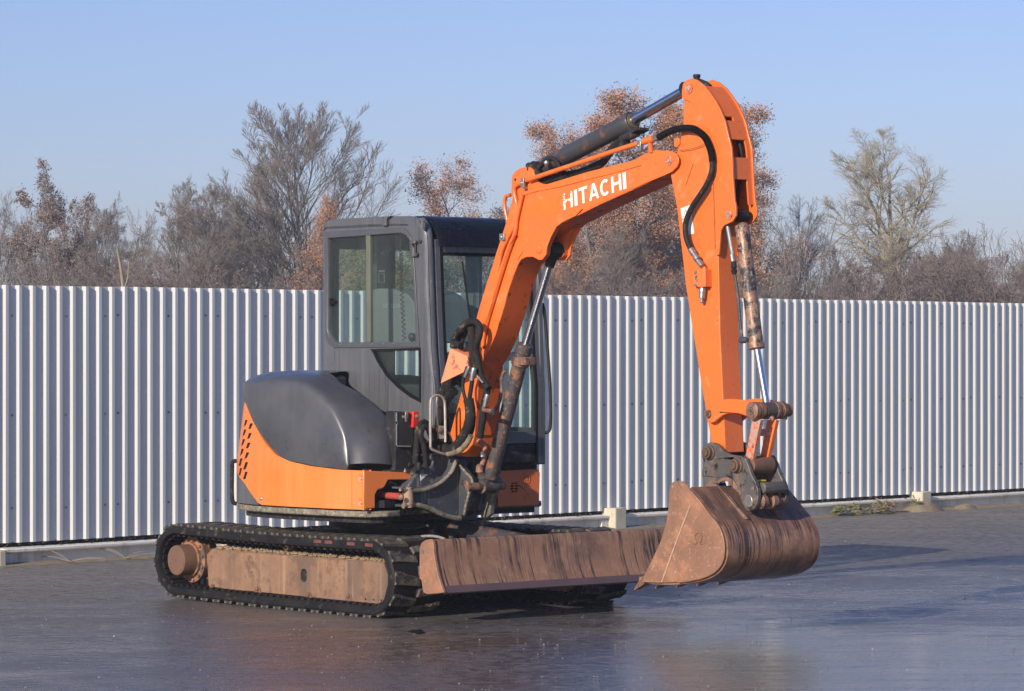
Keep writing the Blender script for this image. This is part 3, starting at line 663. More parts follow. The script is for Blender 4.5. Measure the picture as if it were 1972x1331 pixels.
def make_track(y0, y1):
    b = belt(y0, y1).build('rubber_track', RUBBER, EX, smooth=40)
    pts = resample(track_path(TRR), 42); yc = (y0+y1)/2
    for i, (p, t) in enumerate(pts):
        nrm = Vector((t.y, -t.x)); 
        for side in (0, 1):
            q = p+nrm*.0095
            if side:
                p2, t2 = resample(track_path(TRR), 84)[(2*i+1) % 84]; q = p2+Vector((t2.y, -t2.x))*.0095; tt = t2
            else: tt = t
            X = Vector((tt.x, 0, tt.y)); Z = Vector((tt.y, 0, -tt.x)); Y = Z.cross(X)
            if not side: M3 = Matrix((( X.x, 0, Z.x, q.x), (0, 1, 0, yc+.003), (X.z, 0, Z.z, q.y), (0, 0, 0, 1)))
            else: M3 = Matrix(((X.x, 0, Z.x, q.x), (0, -1, 0, yc-.003), (X.z, 0, Z.z, q.y), (0, 0, 0, 1)))
            o = bpy.data.objects.new('tread_block', LUG); COL.objects.link(o); o.parent = b; o.matrix_local = M3
    # inner steel cores
    m = MB()
    for (p, t) in resample(track_path(TRR), 84):
        nrm = Vector((t.y, -t.x)); c = p-nrm*.05; X = t*.016
        for ya, yb, hh in ((y0+.03, yc-.055, .009), (yc+.055, y1-.03, .009), (yc-.05, yc-.025, .045), (yc+.025, yc+.05, .045)):
            vs = []
            for s1 in (-1, 1):
                for yy in (ya, yb):
                    for dd in (.009, -hh):
                        q = c+X*s1+nrm*dd; vs.append((q.x, yy, q.y))
            m.add(vs, [(0, 1, 3, 2), (4, 6, 7, 5), (0, 4, 5, 1), (2, 3, 7, 6), (0, 2, 6, 4), (1, 5, 7, 3)])
    m.build('inner_guide_lugs', RUBBER, b, kind='stuff', smooth=0)
    return b
TB = make_track(-.98, -.58)
make_track(.58, .98)
# red paint dashes left on the upper edge of the near belt
m = MB()
for c in [(0.346,-1.012),(0.458,-0.987),(0.68,-1.04),(0.858,-1.062)]:
    m.box(c[0]-.045, c[0]+.03, -.985, -.9805, .432, .452)
m.build('red_paint_mark', MAT('faded_red_mark', (.20, .055, .04), (.08, .035, .03), 40, .7), TB)

def track_frame(sgn):
    yo = sgn*.905; yi = sgn*.64; a, b = sorted((yo, yi))
    F = [(-0.942,0.298),(-0.877,0.339),(-0.743,0.332),(0.037,0.331),(0.504,0.33),(0.776,0.335),(0.896,0.334),(0.933,0.263),(0.933,0.198),(0.896,0.103),(0.843,0.08),(0.504,0.081),(0.037,0.084),(-0.446,0.087),(-0.676,0.084),(-0.92,0.096)]
    hole = [(0.062,0.229),(0.062,0.189),(0.075,0.174),(0.094,0.172),(0.113,0.176),(0.125,0.192),(0.125,0.242),(0.113,0.255),(0.094,0.257),(0.075,0.253)]
    if sgn < 0:
        fr = MB().prism(F, yo, yo+.012, holes=[hole]).build('track_frame', FRAME, EX, bevel=.004)
        top = [p for p in F[1:7]]; bot = F[9:]
        MB().prism(F, yo+.0125, yi).build('frame_core', BLACK, fr)
        s = MB(); n = len(top)
        P = [(p[0], yo+.002, p[1]+.001) for p in top]+[(p[0], yo+.12, p[1]+.022) for p in top]+[(p[0], yi, p[1]+.035) for p in top]
        s.add(P, [(i, i+1, n+i+1, n+i) for i in range(n-1)]+[(n+i, n+i+1, 2*n+i+1, 2*n+i) for i in range(n-1)])
        # crumbly sand heap on the ledge
        for k in range(900):
            t = random.random(); x = lerp(F[1][0]+.02, F[6][0]-.02, t); z = lerp(F[1][1], F[6][1], t); u = random.random(); y = lerp(yo, yi, u*.7); r = random.uniform(.003, .011)
            zz = z+.01+.02*u
            s.add([(x-r, y-r, zz-.004), (x+r, y-r*.6, zz-.004), (x+r*.6, y+r, zz-.004), (x-r*.7, y+r*.8, zz-.004), (x, y, zz+r)], [(0, 1, 4), (1, 2, 4), (2, 3, 4), (3, 0, 4)])
        s.build('sand_layer', SAND, fr, kind='stuff', smooth=180)
        for c in [(-0.384,0.1),(0.151,0.093),(0.556,0.104)]:
            m = MB(); m.cyl((c[0], yo-.004, c[1]-.012), (c[0], yi, c[1]-.012), .034, n=20); m.lathe((c[0], yo-.003, c[1]+.006), (c[0], yo-.2, c[1]+.006), [(0, .012), (.010, .012), (.013, .007)], 8)
            m.build('bottom_roller', HUB, fr)
        for c in [(0.72,0.101),(0.798,0.102),(0.873,0.103)]:
            MB().lathe((c[0], yo-.0005, c[1]), (c[0], yo-.2, c[1]), [(0, .006), (.002, .006)], 8).build('bolt_hole', TRIM, fr)
        c = [(-0.866,0.091)][0]; MB().cyl((c[0], yo-.02, c[1]), (c[0], yi, c[1]), .017, n=16).build('plug', HUB, fr)
    else:
        fr = MB().prism(F, a, b).build('track_frame', FRAME, EX, bevel=.004)
    # sprocket + travel motor
    cx_, cz_ = TR_R+.005, .252
    m = MB(); n = 20; pts = []
    for i in range(n*4):
        an = 2*math.pi*i/(n*4); r = .172 if i % 4 in (0, 1) else .148; pts.append((cx_+r*math.cos(an), cz_+r*math.sin(an)))
    m.prism(pts, sgn*.765, sgn*.795); m.build('drive_sprocket', HUB, fr)
    m = MB(); m.lathe((cx_, sgn*.80, cz_), (cx_, sgn*2, cz_), [(-.10, .12), (-.03, .14), (.02, .152), (.045, .150), (.05, .118), (.07, .116)], 40); m.build('sprocket_flange', RUSTO, fr)
    m = MB(); m.lathe((cx_, sgn*.87, cz_), (cx_, sgn*2, cz_), [(-.04, .104), (.085, .100), (.098, .097), (.1, .091), (.102, .0905), (.1025, .01)], 44); hub = m.build('motor_cover', HUB, fr)
    for i in range(12):
        an = 2*math.pi*i/12+.2; MB().lathe((cx_+.134*math.cos(an), sgn*.85, cz_+.134*math.sin(an)), (cx_+.134*math.cos(an), sgn*2, cz_+.134*math.sin(an)), [(-.01, .011), (.008, .011), (.010, .007)], 6).build('bolt', RUSTO, hub)
    m = MB()
    for p in ((.0, .0), (.05, -.055), (-.05, -.055)): m.lathe((cx_+p[0], sgn*.972, cz_+p[1]), (cx_+p[0], sgn*2, cz_+p[1]), [(0, .008), (.004, .006)], 6)
    m.build('cover_plug', RUSTO, hub)
    m = MB().lathe((TR_F-.005, sgn*.70, .238), (TR_F-.005, sgn*2, .238), [(0, .1), (.02, .165), (.14, .165), (.16, .1)], 36); m.build('idler_wheel', BLACK, fr)
    c = [(-0.105,0.396)][0]
    m = MB().lathe((c[0], sgn*.66, c[1]), (c[0], sgn*2, c[1]), [(0, .028), (.14, .028), (.15, .034), (.235, .034), (.24, .028), (.2405, .018), (.22, .017)], 24); m.build('carrier_roller', HUB, fr)
track_frame(-1); track_frame(1)

# centre frame, slew ring
m = MB(); m.box(-.55, .55, -.55, .55, .26, .40); m.prism([(-.45, -.642), (.1, -.642), (.3, -.40), (.3, .40), (.1, .642), (-.45, .642), (-.6, .40), (-.6, -.40)], .402, .46, axis='z')
m.prism([(-.9, .30), (-.2, .46), (.35, .46), (.75, .30), (.75, .22), (-.9, .22)], -.641, -.56); m.prism([(-.9, .30), (-.2, .46), (.35, .46), (.75, .30), (.75, .22), (-.9, .22)], .56, .641)
cf = m.build('centre_frame', BLACK, EX, bevel=.01)
MB().lathe((0, 0, .46), (0, 0, 2), [(0, .44), (.03, .44), (.035, .50), (.075, .50), (.08, .46), (.15, .46)], 64).build('slew_ring', BLACK, EX)

# ---------------------------------------------------------------- dozer blade
endp = [(1.355,0.448),(1.374,0.479),(1.413,0.498),(1.458,0.505),(1.477,0.5),(1.485,0.474),(1.492,0.417),(1.505,0.361),(1.528,0.297),(1.556,0.237),(1.585,0.193),(1.528,0.185),(1.426,0.174),(1.39,0.182),(1.379,0.224),(1.372,0.256),(1.354,0.268)]
face = [(1.453,0.491),(1.46,0.472),(1.466,0.44),(1.471,0.399),(1.481,0.351),(1.495,0.307),(1.513,0.263),(1.534,0.223),(1.557,0.192)]
bl = MB().strip(face, -.9795, 1.0, .014).build('dozer_blade', BLADE, EX, smooth=40)
MB().prism(endp, -1.0, -.98).build('blade_end_plate', BPLATE, bl, bevel=.003)
MB().prism(endp, 1.0005, 1.02).build('blade_end_plate', BLADE, bl, bevel=.003)
e0, e1 = face[-2], face[-1]
MB().strip([(lerp(e0[0], e1[0], .1)+.003, lerp(e0[1], e1[1], .1)), (e1[0]+.006, e1[1]-.012)], -.978, .999, .018).build('cutting_edge', MAT('worn_cutting_edge', (.12, .075, .075), (.09, .06, .065), 4, .42, bump=.2), bl)
MB().cyl((face[0][0]-.004, -.979, face[0][1]), (face[0][0]-.004, 1.0, face[0][1]), .010, n=12).build('top_lip', BLADE, bl)
c = [(1.385,0.427)][0]; MB().cyl((c[0], -1.0005, c[1]), (c[0], -1.004, c[1]), .013, n=16).build('bolt_plug', STEEL, bl)
bx = face[0][0]
m = MB()
m.prism([(.45, .36), (.75, .34), (bx-.03, .26), (bx-.03, .18), (.70, .20), (.45, .24)], -.33, -.25); m.prism([(.45, .36), (.75, .34), (bx-.03, .26), (bx-.03, .18), (.70, .20), (.45, .24)], .25, .33)
m.box(bx-.10, bx-.02, -.9, .9, .20, .25); m.build('blade_arm', BLACK, bl, bevel=.006)
m = MB(); m.prism([(0.203,0.43),(0.299,0.507),(0.386,0.516),(0.441,0.495),(0.488,0.457),(0.535,0.431)]+[(bx-.05, .30), (.6, .28)], -.16, -.12); m.prism([(0.203,0.43),(0.299,0.507),(0.386,0.516),(0.441,0.495),(0.488,0.457),(0.535,0.431)]+[(bx-.05, .30), (.6, .28)], -.06, -.02)
m.build('cylinder_lug', GREY, bl, bevel=.004)
c = [(0.457,0.481)][0]; MB().lathe((c[0], -.158, c[1]), (c[0], -1, c[1]), [(0, .022), (.008, .022), (.012, .016)], 16).build('lug_pin', RUSTY, bl)
m = MB(); m.cyl((.42, -.02, .50), (bx-.06, .08, .40), .055, n=24); m.build('blade_cylinder', CYLD, bl)
MB().tube([(0.522,-0.45,0.426),(0.569,-0.45,0.436),(0.631,-0.45,0.448),(0.709,-0.45,0.468),(0.802,-0.45,0.475),(0.879,-0.45,0.471),(0.932,-0.45,0.461)], .009, 10).build('blade_hose', WIRE, bl)
MB().tube([(0.202,-0.3,0.498),(0.337,-0.3,0.5),(0.464,-0.3,0.502),(0.55,-0.3,0.526),(0.589,-0.3,0.525)], .006, 8, 2).build('grease_pipe', STEEL, bl)

# ---------------------------------------------------------------- revolving frame, skirts
foot = [(.70, -.62), (.72, -.74), (.66, -.84), (.50, -.895), (.2, -.93), (-.1, -.945), (-.4, -.925), (-.68, -.84), (-.90, -.68), (-1.04, -.45), (-1.11, -.15), (-1.11, .14), (-1.03, .42), (-.87, .66), (-.62, .84), (-.35, .93), (0, .95), (.24, .95), (.29, .90), (.30, .5), (.42, .2), (.46, .0), (.56, -.2), (.56, -.5)]
def offs(P, d):
    n = len(P); out = []
    for i in range(n):
        a = Vector(P[i-1]); b = Vector(P[(i+1) % n]); t = (b-a).normalized(); out.append((P[i][0]+t.y*d, P[i][1]-t.x*d))
    return out
FO = foot[::-1]     # counter-clockwise
deck = MB().prism(offs(FO, -.03), .655, .70, axis='z').build('revolving_deck', BLACK, EX)
MB().prism(offs(FO, .005), .598, .635, axis='z').build('bottom_rim', DIRTY_EDGE, deck, bevel=.012)
MB().prism(offs(FO, -.05), .56, .5975, axis='z').build('belly_plate', BLACK, deck)

SK = [(.66, -.84), (.50, -.895), (.2, -.93), (-.1, -.945), (-.4, -.925), (-.68, -.84), (-.90, -.68), (-1.04, -.45), (-1.11, -.15)]
def dense(P, k):
    out = []
    for i in range(len(P)-1):
        a = P[i-1] if i > 0 else P[i]; b = P[i]; c = P[i+1]; d = P[i+2] if i+2 < len(P) else c
        for j in range(k):
            t = j/k; out.append(tuple(.5*((2*b[q])+(c[q]-a[q])*t+(2*a[q]-5*b[q]+4*c[q]-d[q])*t*t+(3*b[q]-a[q]-3*c[q]+d[q])*t**3) for q in range(len(b))))
    out.append(P[-1]); return out
SKD = dense(SK, 6)
def interp(x, tab):
    tab = sorted(tab)
    if x <= tab[0][0]: return tab[0][1]
    for (a, b), (c, d) in zip(tab, tab[1:]):
        if x <= c: return lerp(b, d, (x-a)/(c-a))
    return tab[-1][1]
# arc position along the skirt (0 at the front right corner), top edge height of the orange skirt
arc = [0]
for a, b in zip(SKD, SKD[1:]): arc.append(arc[-1]+math.dist(a, b))
SEAM = [(0, .885), (.21, .888), (.47, .904), (.67, .928), (.82, .964), (.92, 1.015), (1.02, 1.075), (1.12, 1.155), (1.22, 1.225), (1.34, 1.285), (3, 1.33)]
LOW = [(0, .645), (1.00, .645), (1.22, .77), (1.42, .83), (3, .87)]
def wall(curve, lo, hi, th, name, mat, parent, rows=6, smooth=40, lean=None):
    m = MB(); n = len(curve); vs = []
    for side in (0, 1):
        for j in range(rows+1):
            t = j/rows
            for i, (x, y) in enumerate(curve):
                a = Vector(curve[max(i-1, 0)]); b = Vector(curve[min(i+1, n-1)]); tg = (b-a).normalized(); nr = Vector((tg.y, -tg.x))
                if nr.dot(Vector((x, y))) < 0: nr = -nr
                z = lerp(lo[i], hi[i], t); q = Vector((x, y))-nr*(th if side else 0)-nr*(lean(z) if lean else 0); vs.append((q.x, q.y, z))
    K = (rows+1)*n
    for j in range(rows):
        for i in range(n-1):
            a = j*n+i; m_ = (a, a+1, a+n+1, a+n); 
            m.f.append(m_); m.f.append(tuple(K+q for q in m_[::-1]))
    for i in range(n-1): m.f.append((i, K+i, K+i+1, i+1)); a = rows*n+i; m.f.append((a, a+1, K+a+1, K+a))
    for j in range(rows): m.f.append((j*n, (j+1)*n, K+(j+1)*n, K+j*n)); a = j*n+n-1; m.f.append((a, K+a, K+a+n, a+n))
    m.v = vs
    return m.build(name, mat, parent, smooth=smooth)
lo = [interp(a, LOW) for a in arc]; hi = [interp(a, SEAM) for a in arc]
lean = lambda z: .05*max(0, (z-.90))/.4
skirt = wall(SKD, lo, hi, .02, 'side_skirt', ORANGE_SKIRT, EX, rows=8, lean=lean)
# grey lower corner behind the skirt
cor = [(p, l, .643) for p, l, a in zip(SKD, lo, arc) if a > 1.0]
wall([c[0] for c in cor], [.643]*len(cor), [c[1]-.004 for c in cor], .02, 'lower_corner_cover', GREY, skirt, rows=3)
# front return of the skirt with its stepped cut-out
fr_ = [[(0.7,-0.896,0.887),(0.7,-0.5,0.867),(0.7,-0.497,0.823),(0.7,-0.702,0.825),(0.7,-0.72,0.798),(0.7,-0.741,0.776),(0.7,-0.788,0.767),(0.7,-0.803,0.747),(0.7,-0.805,0.653),(0.7,-0.891,0.655)]]
m = MB().prism([(p[1], p[2]) for p in fr_[0]], .668, .688, axis='x'); m.build('skirt_front_flange', ORANGE_SKIRT, skirt, bevel=.006)
# rounded corner joining flange and side
ya = fr_[0][0][1]; a0 = (.66, -.84)
m = MB(); cc = []
for i in range(7):
    t = i/6; an = t*math.pi/2; cc.append((lerp(.66, .688, math.sin(an)), lerp(-.84, ya+.004, 1-math.cos(an))))
wall(cc, [.645]*7, [.892]*7, .016, 'skirt_corner', ORANGE_SKIRT, skirt, rows=1)
def side_pt(aa, z, out=0):
    for i in range(len(arc)-1):
        if arc[i+1] >= aa: break
    t = (aa-arc[i])/(arc[i+1]-arc[i]); a = Vector(SKD[i]); b = Vector(SKD[i+1]); p = a.lerp(b, t); tg = (b-a).normalized(); nr = Vector((tg.y, -tg.x))
    if nr.dot(p) < 0: nr = -nr
    q = p+nr*(out-lean(z)); return Vector((q.x, q.y, z)), Vector((nr.x, nr.y, 0)), Vector((tg.x, tg.y, 0))
for aa, z in ((.045, .84), (.045, .69)):
    p, nr, tg = side_pt(aa, z); MB().lathe(p, p+nr, [(0, .030), (.003, .027), (.001, .014), (.006, .013), (.011, .009)], 20).build('skirt_bolt', STEEL if z < 0 else ORANGE_WORN, skirt)
    MB().lathe(p+nr*.006, p+nr, [(0, .009), (.006, .009)], 6).build('bolt_head', STEEL, skirt)
p, nr, tg = side_pt(.98, .685); MB().lathe(p, p+nr, [(0, .014), (.005, .012), (.008, .008)], 12).build('skirt_bolt', STEEL, skirt)
# rear corner grille: slanted dark slots set into the skirt, frame proud of them
for r_ in range(6):
    for c_ in range(2):
        z = .845+r_*.062+c_*-.02; aa = 1.32-c_*.11-r_*.002
        if z > interp(aa, SEAM)-.03: continue
        p, nr, tg = side_pt(aa, z, .0015); w = tg*.019; h = Vector((0, 0, .024)); k = tg*-.020
        q = [p-w-h-k, p+w-h-k, p+w+h+k, p-w+h+k]
        MB().add([x for x in q]+[x-nr*.004 for x in q], [(0, 1, 2, 3), (4, 7, 6, 5), (0, 4, 5, 1), (1, 5, 6, 2), (2, 6, 7, 3), (3, 7, 4, 0)]).build('grille_slot', TRIM, skirt, smooth=0)
# tail bumper bar: vertical hoop at the rear
p0, n0, t0 = side_pt(1.50, .64, .03)
MB().tube([p0+n0*-.03+Vector((0, 0, .27)), p0+Vector((0, 0, .262)), p0+Vector((0, 0, .24)), p0+Vector((0, 0, .02)), p0+Vector((0, 0, -.01))-n0*.03], .014, 10, 3).build('tail_bumper_bar', BLACK, skirt)

# ---------------------------------------------------------------- grey cover above the skirt
def hood():
    # per station, rear to front: seam point, crease point, ridge point, inner point
    T = [((-1.11, -.15), (-1.06, -.15, 1.405), (-.95, -.12, 1.475), (-.8, -.05, 1.485)),
         ((-1.04, -.45), (-.99, -.43, 1.41), (-.90, -.36, 1.48), (-.75, -.1, 1.488)),
         ((-.90, -.68), (-.857, -.648, 1.415), (-.78, -.50, 1.487), (-.65, -.1, 1.49)),
         ((-.68, -.84), (-.655, -.802, 1.422), (-.60, -.58, 1.491), (-.50, -.1, 1.492)),
         ((-.40, -.925), (-.40, -.885, 1.427), (-.40, -.60, 1.494), (-.42, -.3, 1.49)),
         ((-.10, -.945), (-.10, -.905, 1.428), (-.15, -.58, 1.472), (-.2, -.42, 1.45)),
         ((.12, -.937), (.10, -.897, 1.405), (.05, -.57, 1.415), (.0, -.48, 1.37)),
         ((.28, -.925), (.26, -.89, 1.335), (.20, -.56, 1.365), (.16, -.5, 1.30)),
         ((.38, -.912), (.38, -.883, 1.255), (.32, -.56, 1.318), (.27, -.53, 1.22)),
         ((.45, -.902), (.47, -.872, 1.135), (.43, -.56, 1.26), (.37, -.53, 1.15)),
         ((.495, -.892), (.512, -.866, 1.035), (.52, -.56, 1.18), (.45, -.53, 1.08)),
         ((.515, -.885), (.528, -.865, .965), (.575, -.56, 1.07), (.50, -.53, 1.0)),
         ((.52, -.882), (.532, -.866, .925), (.605, -.56, .90), (.53, -.53, .90))]
    cols = []
    for k, (a, b, c, d) in enumerate(T):
        if a[0] > .5: za = .897
        else:
            q = min(range(len(SKD)), key=lambda q: (SKD[q][0]-a[0])**2+(SKD[q][1]-a[1])**2); za = hi[q]+.006
        nr = Vector((a[0]*.4 if k < 5 else 0, a[1], 0)).normalized(); A = Vector((a[0], a[1], za)); B, C, D = Vector(b), Vector(c), Vector(d)
        fwd = max(0, (k-6)/6)
        A = A-nr*lean(za)
        kb = min(1, k/4); m1 = A.lerp(B, .35)+nr*.018*kb; m2 = A.lerp(B, .75)+nr*.014*kb
        e1 = B.lerp(C, .30)+Vector((.055*fwd, -.012*fwd, .016*(1-fwd)+.012*fwd)); e2 = B.lerp(C, .65)+Vector((.060*fwd, 0, .012))
        cols.append([A-nr*.012-Vector((0, 0, .004)), A+nr*.004, m1, m2, B, e1, e2, C, C.lerp(D, .4)+Vector((0, 0, .004)), D])
    n = len(cols[0]); along = [dense([tuple(c[j]) for c in cols], 6) for j in range(n)]
    rows = [dense([along[j][i] for j in range(1, n)], 4) for i in range(len(along[0]))]
    k = len(rows[0]); N_ = len(rows); m = MB(); V = [p for r in rows for p in r]
    m.add(V, [(i*k+j, (i+1)*k+j, (i+1)*k+j+1, i*k+j+1) for i in range(N_-1) for j in range(k-1)])
    # turned-in lower lip and the closing face at the front
    m.add([p for i in range(N_) for p in (rows[i][0], along[0][i])], [(2*i, 2*i+1, 2*i+3, 2*i+2) for i in range(N_-1)])
    m.f.append(tuple((N_-1)*k+j for j in range(k)))
    m.build('engine_side_cover', HOODG, EX, smooth=70)
hood()
# roof deck of the tail, closes the cover towards the cab
MB().prism([(-.9, -.3), (-.7, -.45), (-.5, -.42), (-.5, -.09), (-.78, -.09), (-.78, .78), (-.9, .5)], 1.38, 1.462, axis='z').build('tail_top_cover', HOODG, EX, bevel=.02)
MB().prism([(-.98, -.1), (-.8, -.55), (.5, -.78), (.60, -.6), (.60, -.10), (.30, -.09), (.28, .88), (-.5, .86), (-.9, .5)], .70, 1.05, axis='z').build('inner_body', BLACK, EX)
c = [(0.314,-0.5,1.295)][0]
m = MB().box(.02, .12, -.40, -.30, 1.20, 1.245); m.build('cover_hinge', BLACK, EX, bevel=.006)

# ---------------------------------------------------------------- cab
CY0, CY1 = -.08, .87
cab_out = [(-0.762,1.439),(-0.774,1.858),(-0.774,2.416),(-0.762,2.458),(-0.745,2.478),(-0.717,2.488),(-0.638,2.493),(-0.127,2.496),(0.132,2.49),(0.185,2.482),(0.233,2.465),(0.271,2.436),(0.297,2.388),(0.308,2.347),(0.323,2.051),(0.35,1.627),(0.366,1.48)]
cab_out = [(cab_out[0][0], 1.0)]+cab_out[1:]+[(0.379,1.442),(0.431,0.974)]
win = [(-0.715,2.369),(0.046,2.384),(0.1,2.369),(0.137,2.341),(0.159,2.304),(0.18,2.053),(0.205,1.681),(-0.632,1.68),(-0.672,1.7),(-0.703,1.732),(-0.719,1.767)]
low = [(-0.259,1.632),(0.242,1.64)]+[(0.247,1.543),(0.247,1.297),(0.14,1.331),(0.019,1.387),(-0.103,1.465),(-0.198,1.558),(-0.232,1.605)]
cabm = MB().prism(cab_out, CY0, CY0+.035, holes=[win, low])
cab = cabm.build('cab', GREY, EX, bevel=.006)
# raised window frame round the sliding panes
wo = [(-0.746,2.41),(0.046,2.419),(0.1,2.405),(0.137,2.375),(0.159,2.341),(0.18,2.269),(0.201,2.053),(0.241,1.648),(-0.649,1.643),(-0.706,1.666),(-0.737,1.711),(-0.746,1.788)]
fr = MB().prism(wo, CY0-.008, CY0+.0, holes=[win]).build('side_window', MAT('brushed_window_frame', (.13, .135, .145), (.10, .105, .115), 3, .35, metal=.4, bump=.05), cab, bevel=.003)
MB().prism(win, CY0+.012, CY0+.016).build('pane', GLASS, fr)
b_ = [(-0.314,2.378),(-0.27,2.377),(-0.264,1.681),(-0.305,1.681)]
MB().prism(b_, CY0-.004, CY0+.02).build('sliding_bar', MAT('olive_grey_seal', (.13, .14, .10), None, 8, .5), fr, bevel=.002)
b_ = [(-0.701,1.972),(-0.672,1.965),(-0.672,1.956),(-0.642,1.953),(-0.642,1.937),(-0.672,1.933),(-0.672,1.921),(-0.701,1.921)]
MB().prism(b_, CY0-.004, CY0+.010).build('window_latch', TRIM, fr)
for c in [(-0.581,1.665),(-0.468,1.667),(-0.355,1.669),(-0.241,1.67),(-0.131,1.671),(-0.018,1.672)]:
    MB().lathe((c[0], CY0-.0085, c[1]), (c[0], -1, c[1]), [(0, .0055), (.002, .004)], 8).build('screw', STEEL, fr)
lo_f = MB().prism(low, CY0+.012, CY0+.016).build('lower_window', GLASS, cab)
# seal of the lower window
def inset(P, d):
    n = len(P); A = sum(P[i][0]*P[(i+1) % n][1]-P[(i+1) % n][0]*P[i][1] for i in range(n)); sg = 1 if A > 0 else -1; out = []
    for i in range(n):
        a, b, c = Vector(P[i-1][:2]), Vector(P[i][:2]), Vector(P[(i+1) % n][:2]); t1 = (b-a).normalized(); t2 = (c-b).normalized()
        n1 = Vector((-t1.y, t1.x))*sg; n2 = Vector((-t2.y, t2.x))*sg; bi = (n1+n2); bi = bi/max(.4, bi.dot(n1)); q = b+bi*d; out.append((q.x, q.y))
    return out
MB().prism(inset(low, -.004), CY0-.003, CY0+.010, holes=[inset(low, .014)]).build('window_seal', TRIM, lo_f)
# rear, left side and front frames
XR = cab_out[1][0]; ZT = cab_out[5][1]
m = MB().prism([(CY0+.036, 1.0), (CY1, 1.0), (CY1, 2.44), (CY1-.05, 2.478), (CY0+.036, 2.478)], XR, XR+.03, axis='x', holes=[[(.03, 1.30), (.335, 1.30), (.335, 2.26), (.31, 2.30), (.03, 2.30)], [(.482, 1.30), (.79, 1.30), (.79, 2.30), (.51, 2.30), (.482, 2.26)]])
rearw = m.build('rear_wall', GREY, cab)
MB().box(XR+.01, XR+.015, .03, .335, 1.30, 2.30).build('rear_window', GLASS, rearw); MB().box(XR+.01, XR+.015, .482, .79, 1.30, 2.30).build('rear_window', GLASS, rearw)
lx = [(XR+.031, 1.0), (.36, 1.0), (.37, 1.4), (.335, 2.30), (.29, 2.44), (.22, 2.478), (XR+.05, 2.478), (XR+.031, 2.44)]
h1 = [(XR+.09, 1.56), (-.40, 1.56), (-.40, 2.36), (XR+.09, 2.36)]; h2 = [(-.26, 1.12), (.28, 1.12), (.29, 1.6), (.26, 2.30), (.2, 2.37), (-.22, 2.37), (-.26, 2.3)]
lw = MB().prism(lx, CY1-.035, CY1, holes=[h1, h2]).build('cab_door', GREY, cab, bevel=.004)
MB().prism(h1, CY1-.02, CY1-.015).build('pane', GLASS, lw); MB().prism(h2, CY1-.02, CY1-.015).build('pane', GLASS, lw)
# dark rear left pillar seen through the side window, with its label and bracket
p_ = MB().box(XR+.0305, XR+.06, .330, .487, 1.05, 2.43).build('inner_pillar', DARKIN, cab)
# front: slanted plane from XF(z)
ftab = sorted([(p[1], p[0]) for p in cab_out[12:18]])
def XF(z): return interp(z, ftab)
zz = [.88, 1.0, 1.1, 1.2, 1.4, 1.6, 1.8, 2.0, 2.15, 2.27, 2.34]
def frontcol(y0, y1, name, dx=.0, th=.06, mat=GREY, parent=cab, zs=zz, bev=.008):
    m = MB(); vs = []
    for z in zs:
        x = XF(z)+dx; vs += [(x, y0, z), (x, y1, z), (x-th, y1, z), (x-th, y0, z)]
    n = len(zs); fs = [(4*i+j, 4*i+(j+1) % 4, 4*i+4+(j+1) % 4, 4*i+4+j) for i in range(n-1) for j in range(4)]+[(3, 2, 1, 0), (4*n-4, 4*n-3, 4*n-2, 4*n-1)]
    return m.add(vs, fs).build(name, mat, parent, bevel=bev)
# rounded near corner post
m = MB(); m.tube([(XF(z)-.030, CY0+.030, z) for z in zz]+[(XF(2.34)-.045, CY0+.03, 2.40), (XF(2.34)-.10, CY0+.035, 2.452)], .036, 20, 2); m.build('corner_post', MAT('grey_tube_paint', (.085, .088, .098), (.12, .122, .13), 5, .38, bump=.1, bscale=60, spots=[((.3, .3, .3), 60, .66, .73, .5)]), cab, smooth=60)
frontcol(CY0+.064, CY0+.115, 'front_pillar', -.002, .05)
frontcol(CY1-.07, CY1, 'front_pillar', 0, .07)
frontcol(CY0+.116, CY0+.128, 'windscreen_seal', .002, .02, TRIM, bev=0); frontcol(CY1-.083, CY1-.0705, 'windscreen_seal', .002, .02, TRIM, bev=0)
def bar(z0, z1, name, mat=GREY, dx=0, th=.05, y0=CY0+.1285, y1=CY1-.0835, parent=cab): return frontcol(y0, y1, name, dx, th, mat, parent, [z0, (z0+z1)/2, z1], .004)
bar(2.255, 2.335, 'windscreen_header', th=.05, y0=CY0+.116+.013)
bar(2.235, 2.2545, 'windscreen_seal', TRIM, .002, .02)
ws = frontcol(CY0+.1285, CY1-.0835, 'windscreen', -.02, .005, GLASS, zs=[1.62, 1.8, 2.0, 2.15, 2.234], bev=0)
bar(1.56, 1.612, 'windscreen_sill', GREY, -.002, .05); bar(1.613, 1.619, 'wiper_rail', STEEL, .004, .02)
frontcol(CY0+.1285, CY1-.0835, 'lower_windscreen', -.02, .005, GLASS, zs=[1.10, 1.2, 1.4, 1.559], bev=0)
bar(1.02, 1.099, 'lower_front_sill', GREY, 0, .06); bar(.895, 1.018, 'front_kick_panel', BLACK, -.012, .05, CY0+.0285, CY1)
MB().tube([(XF(2.2)+.012, .2, 2.2), (XF(1.9)+.016, .235, 1.9), (XF(1.66)+.012, .27, 1.66)], .006, 6).build('wiper_arm', TRIM, ws)
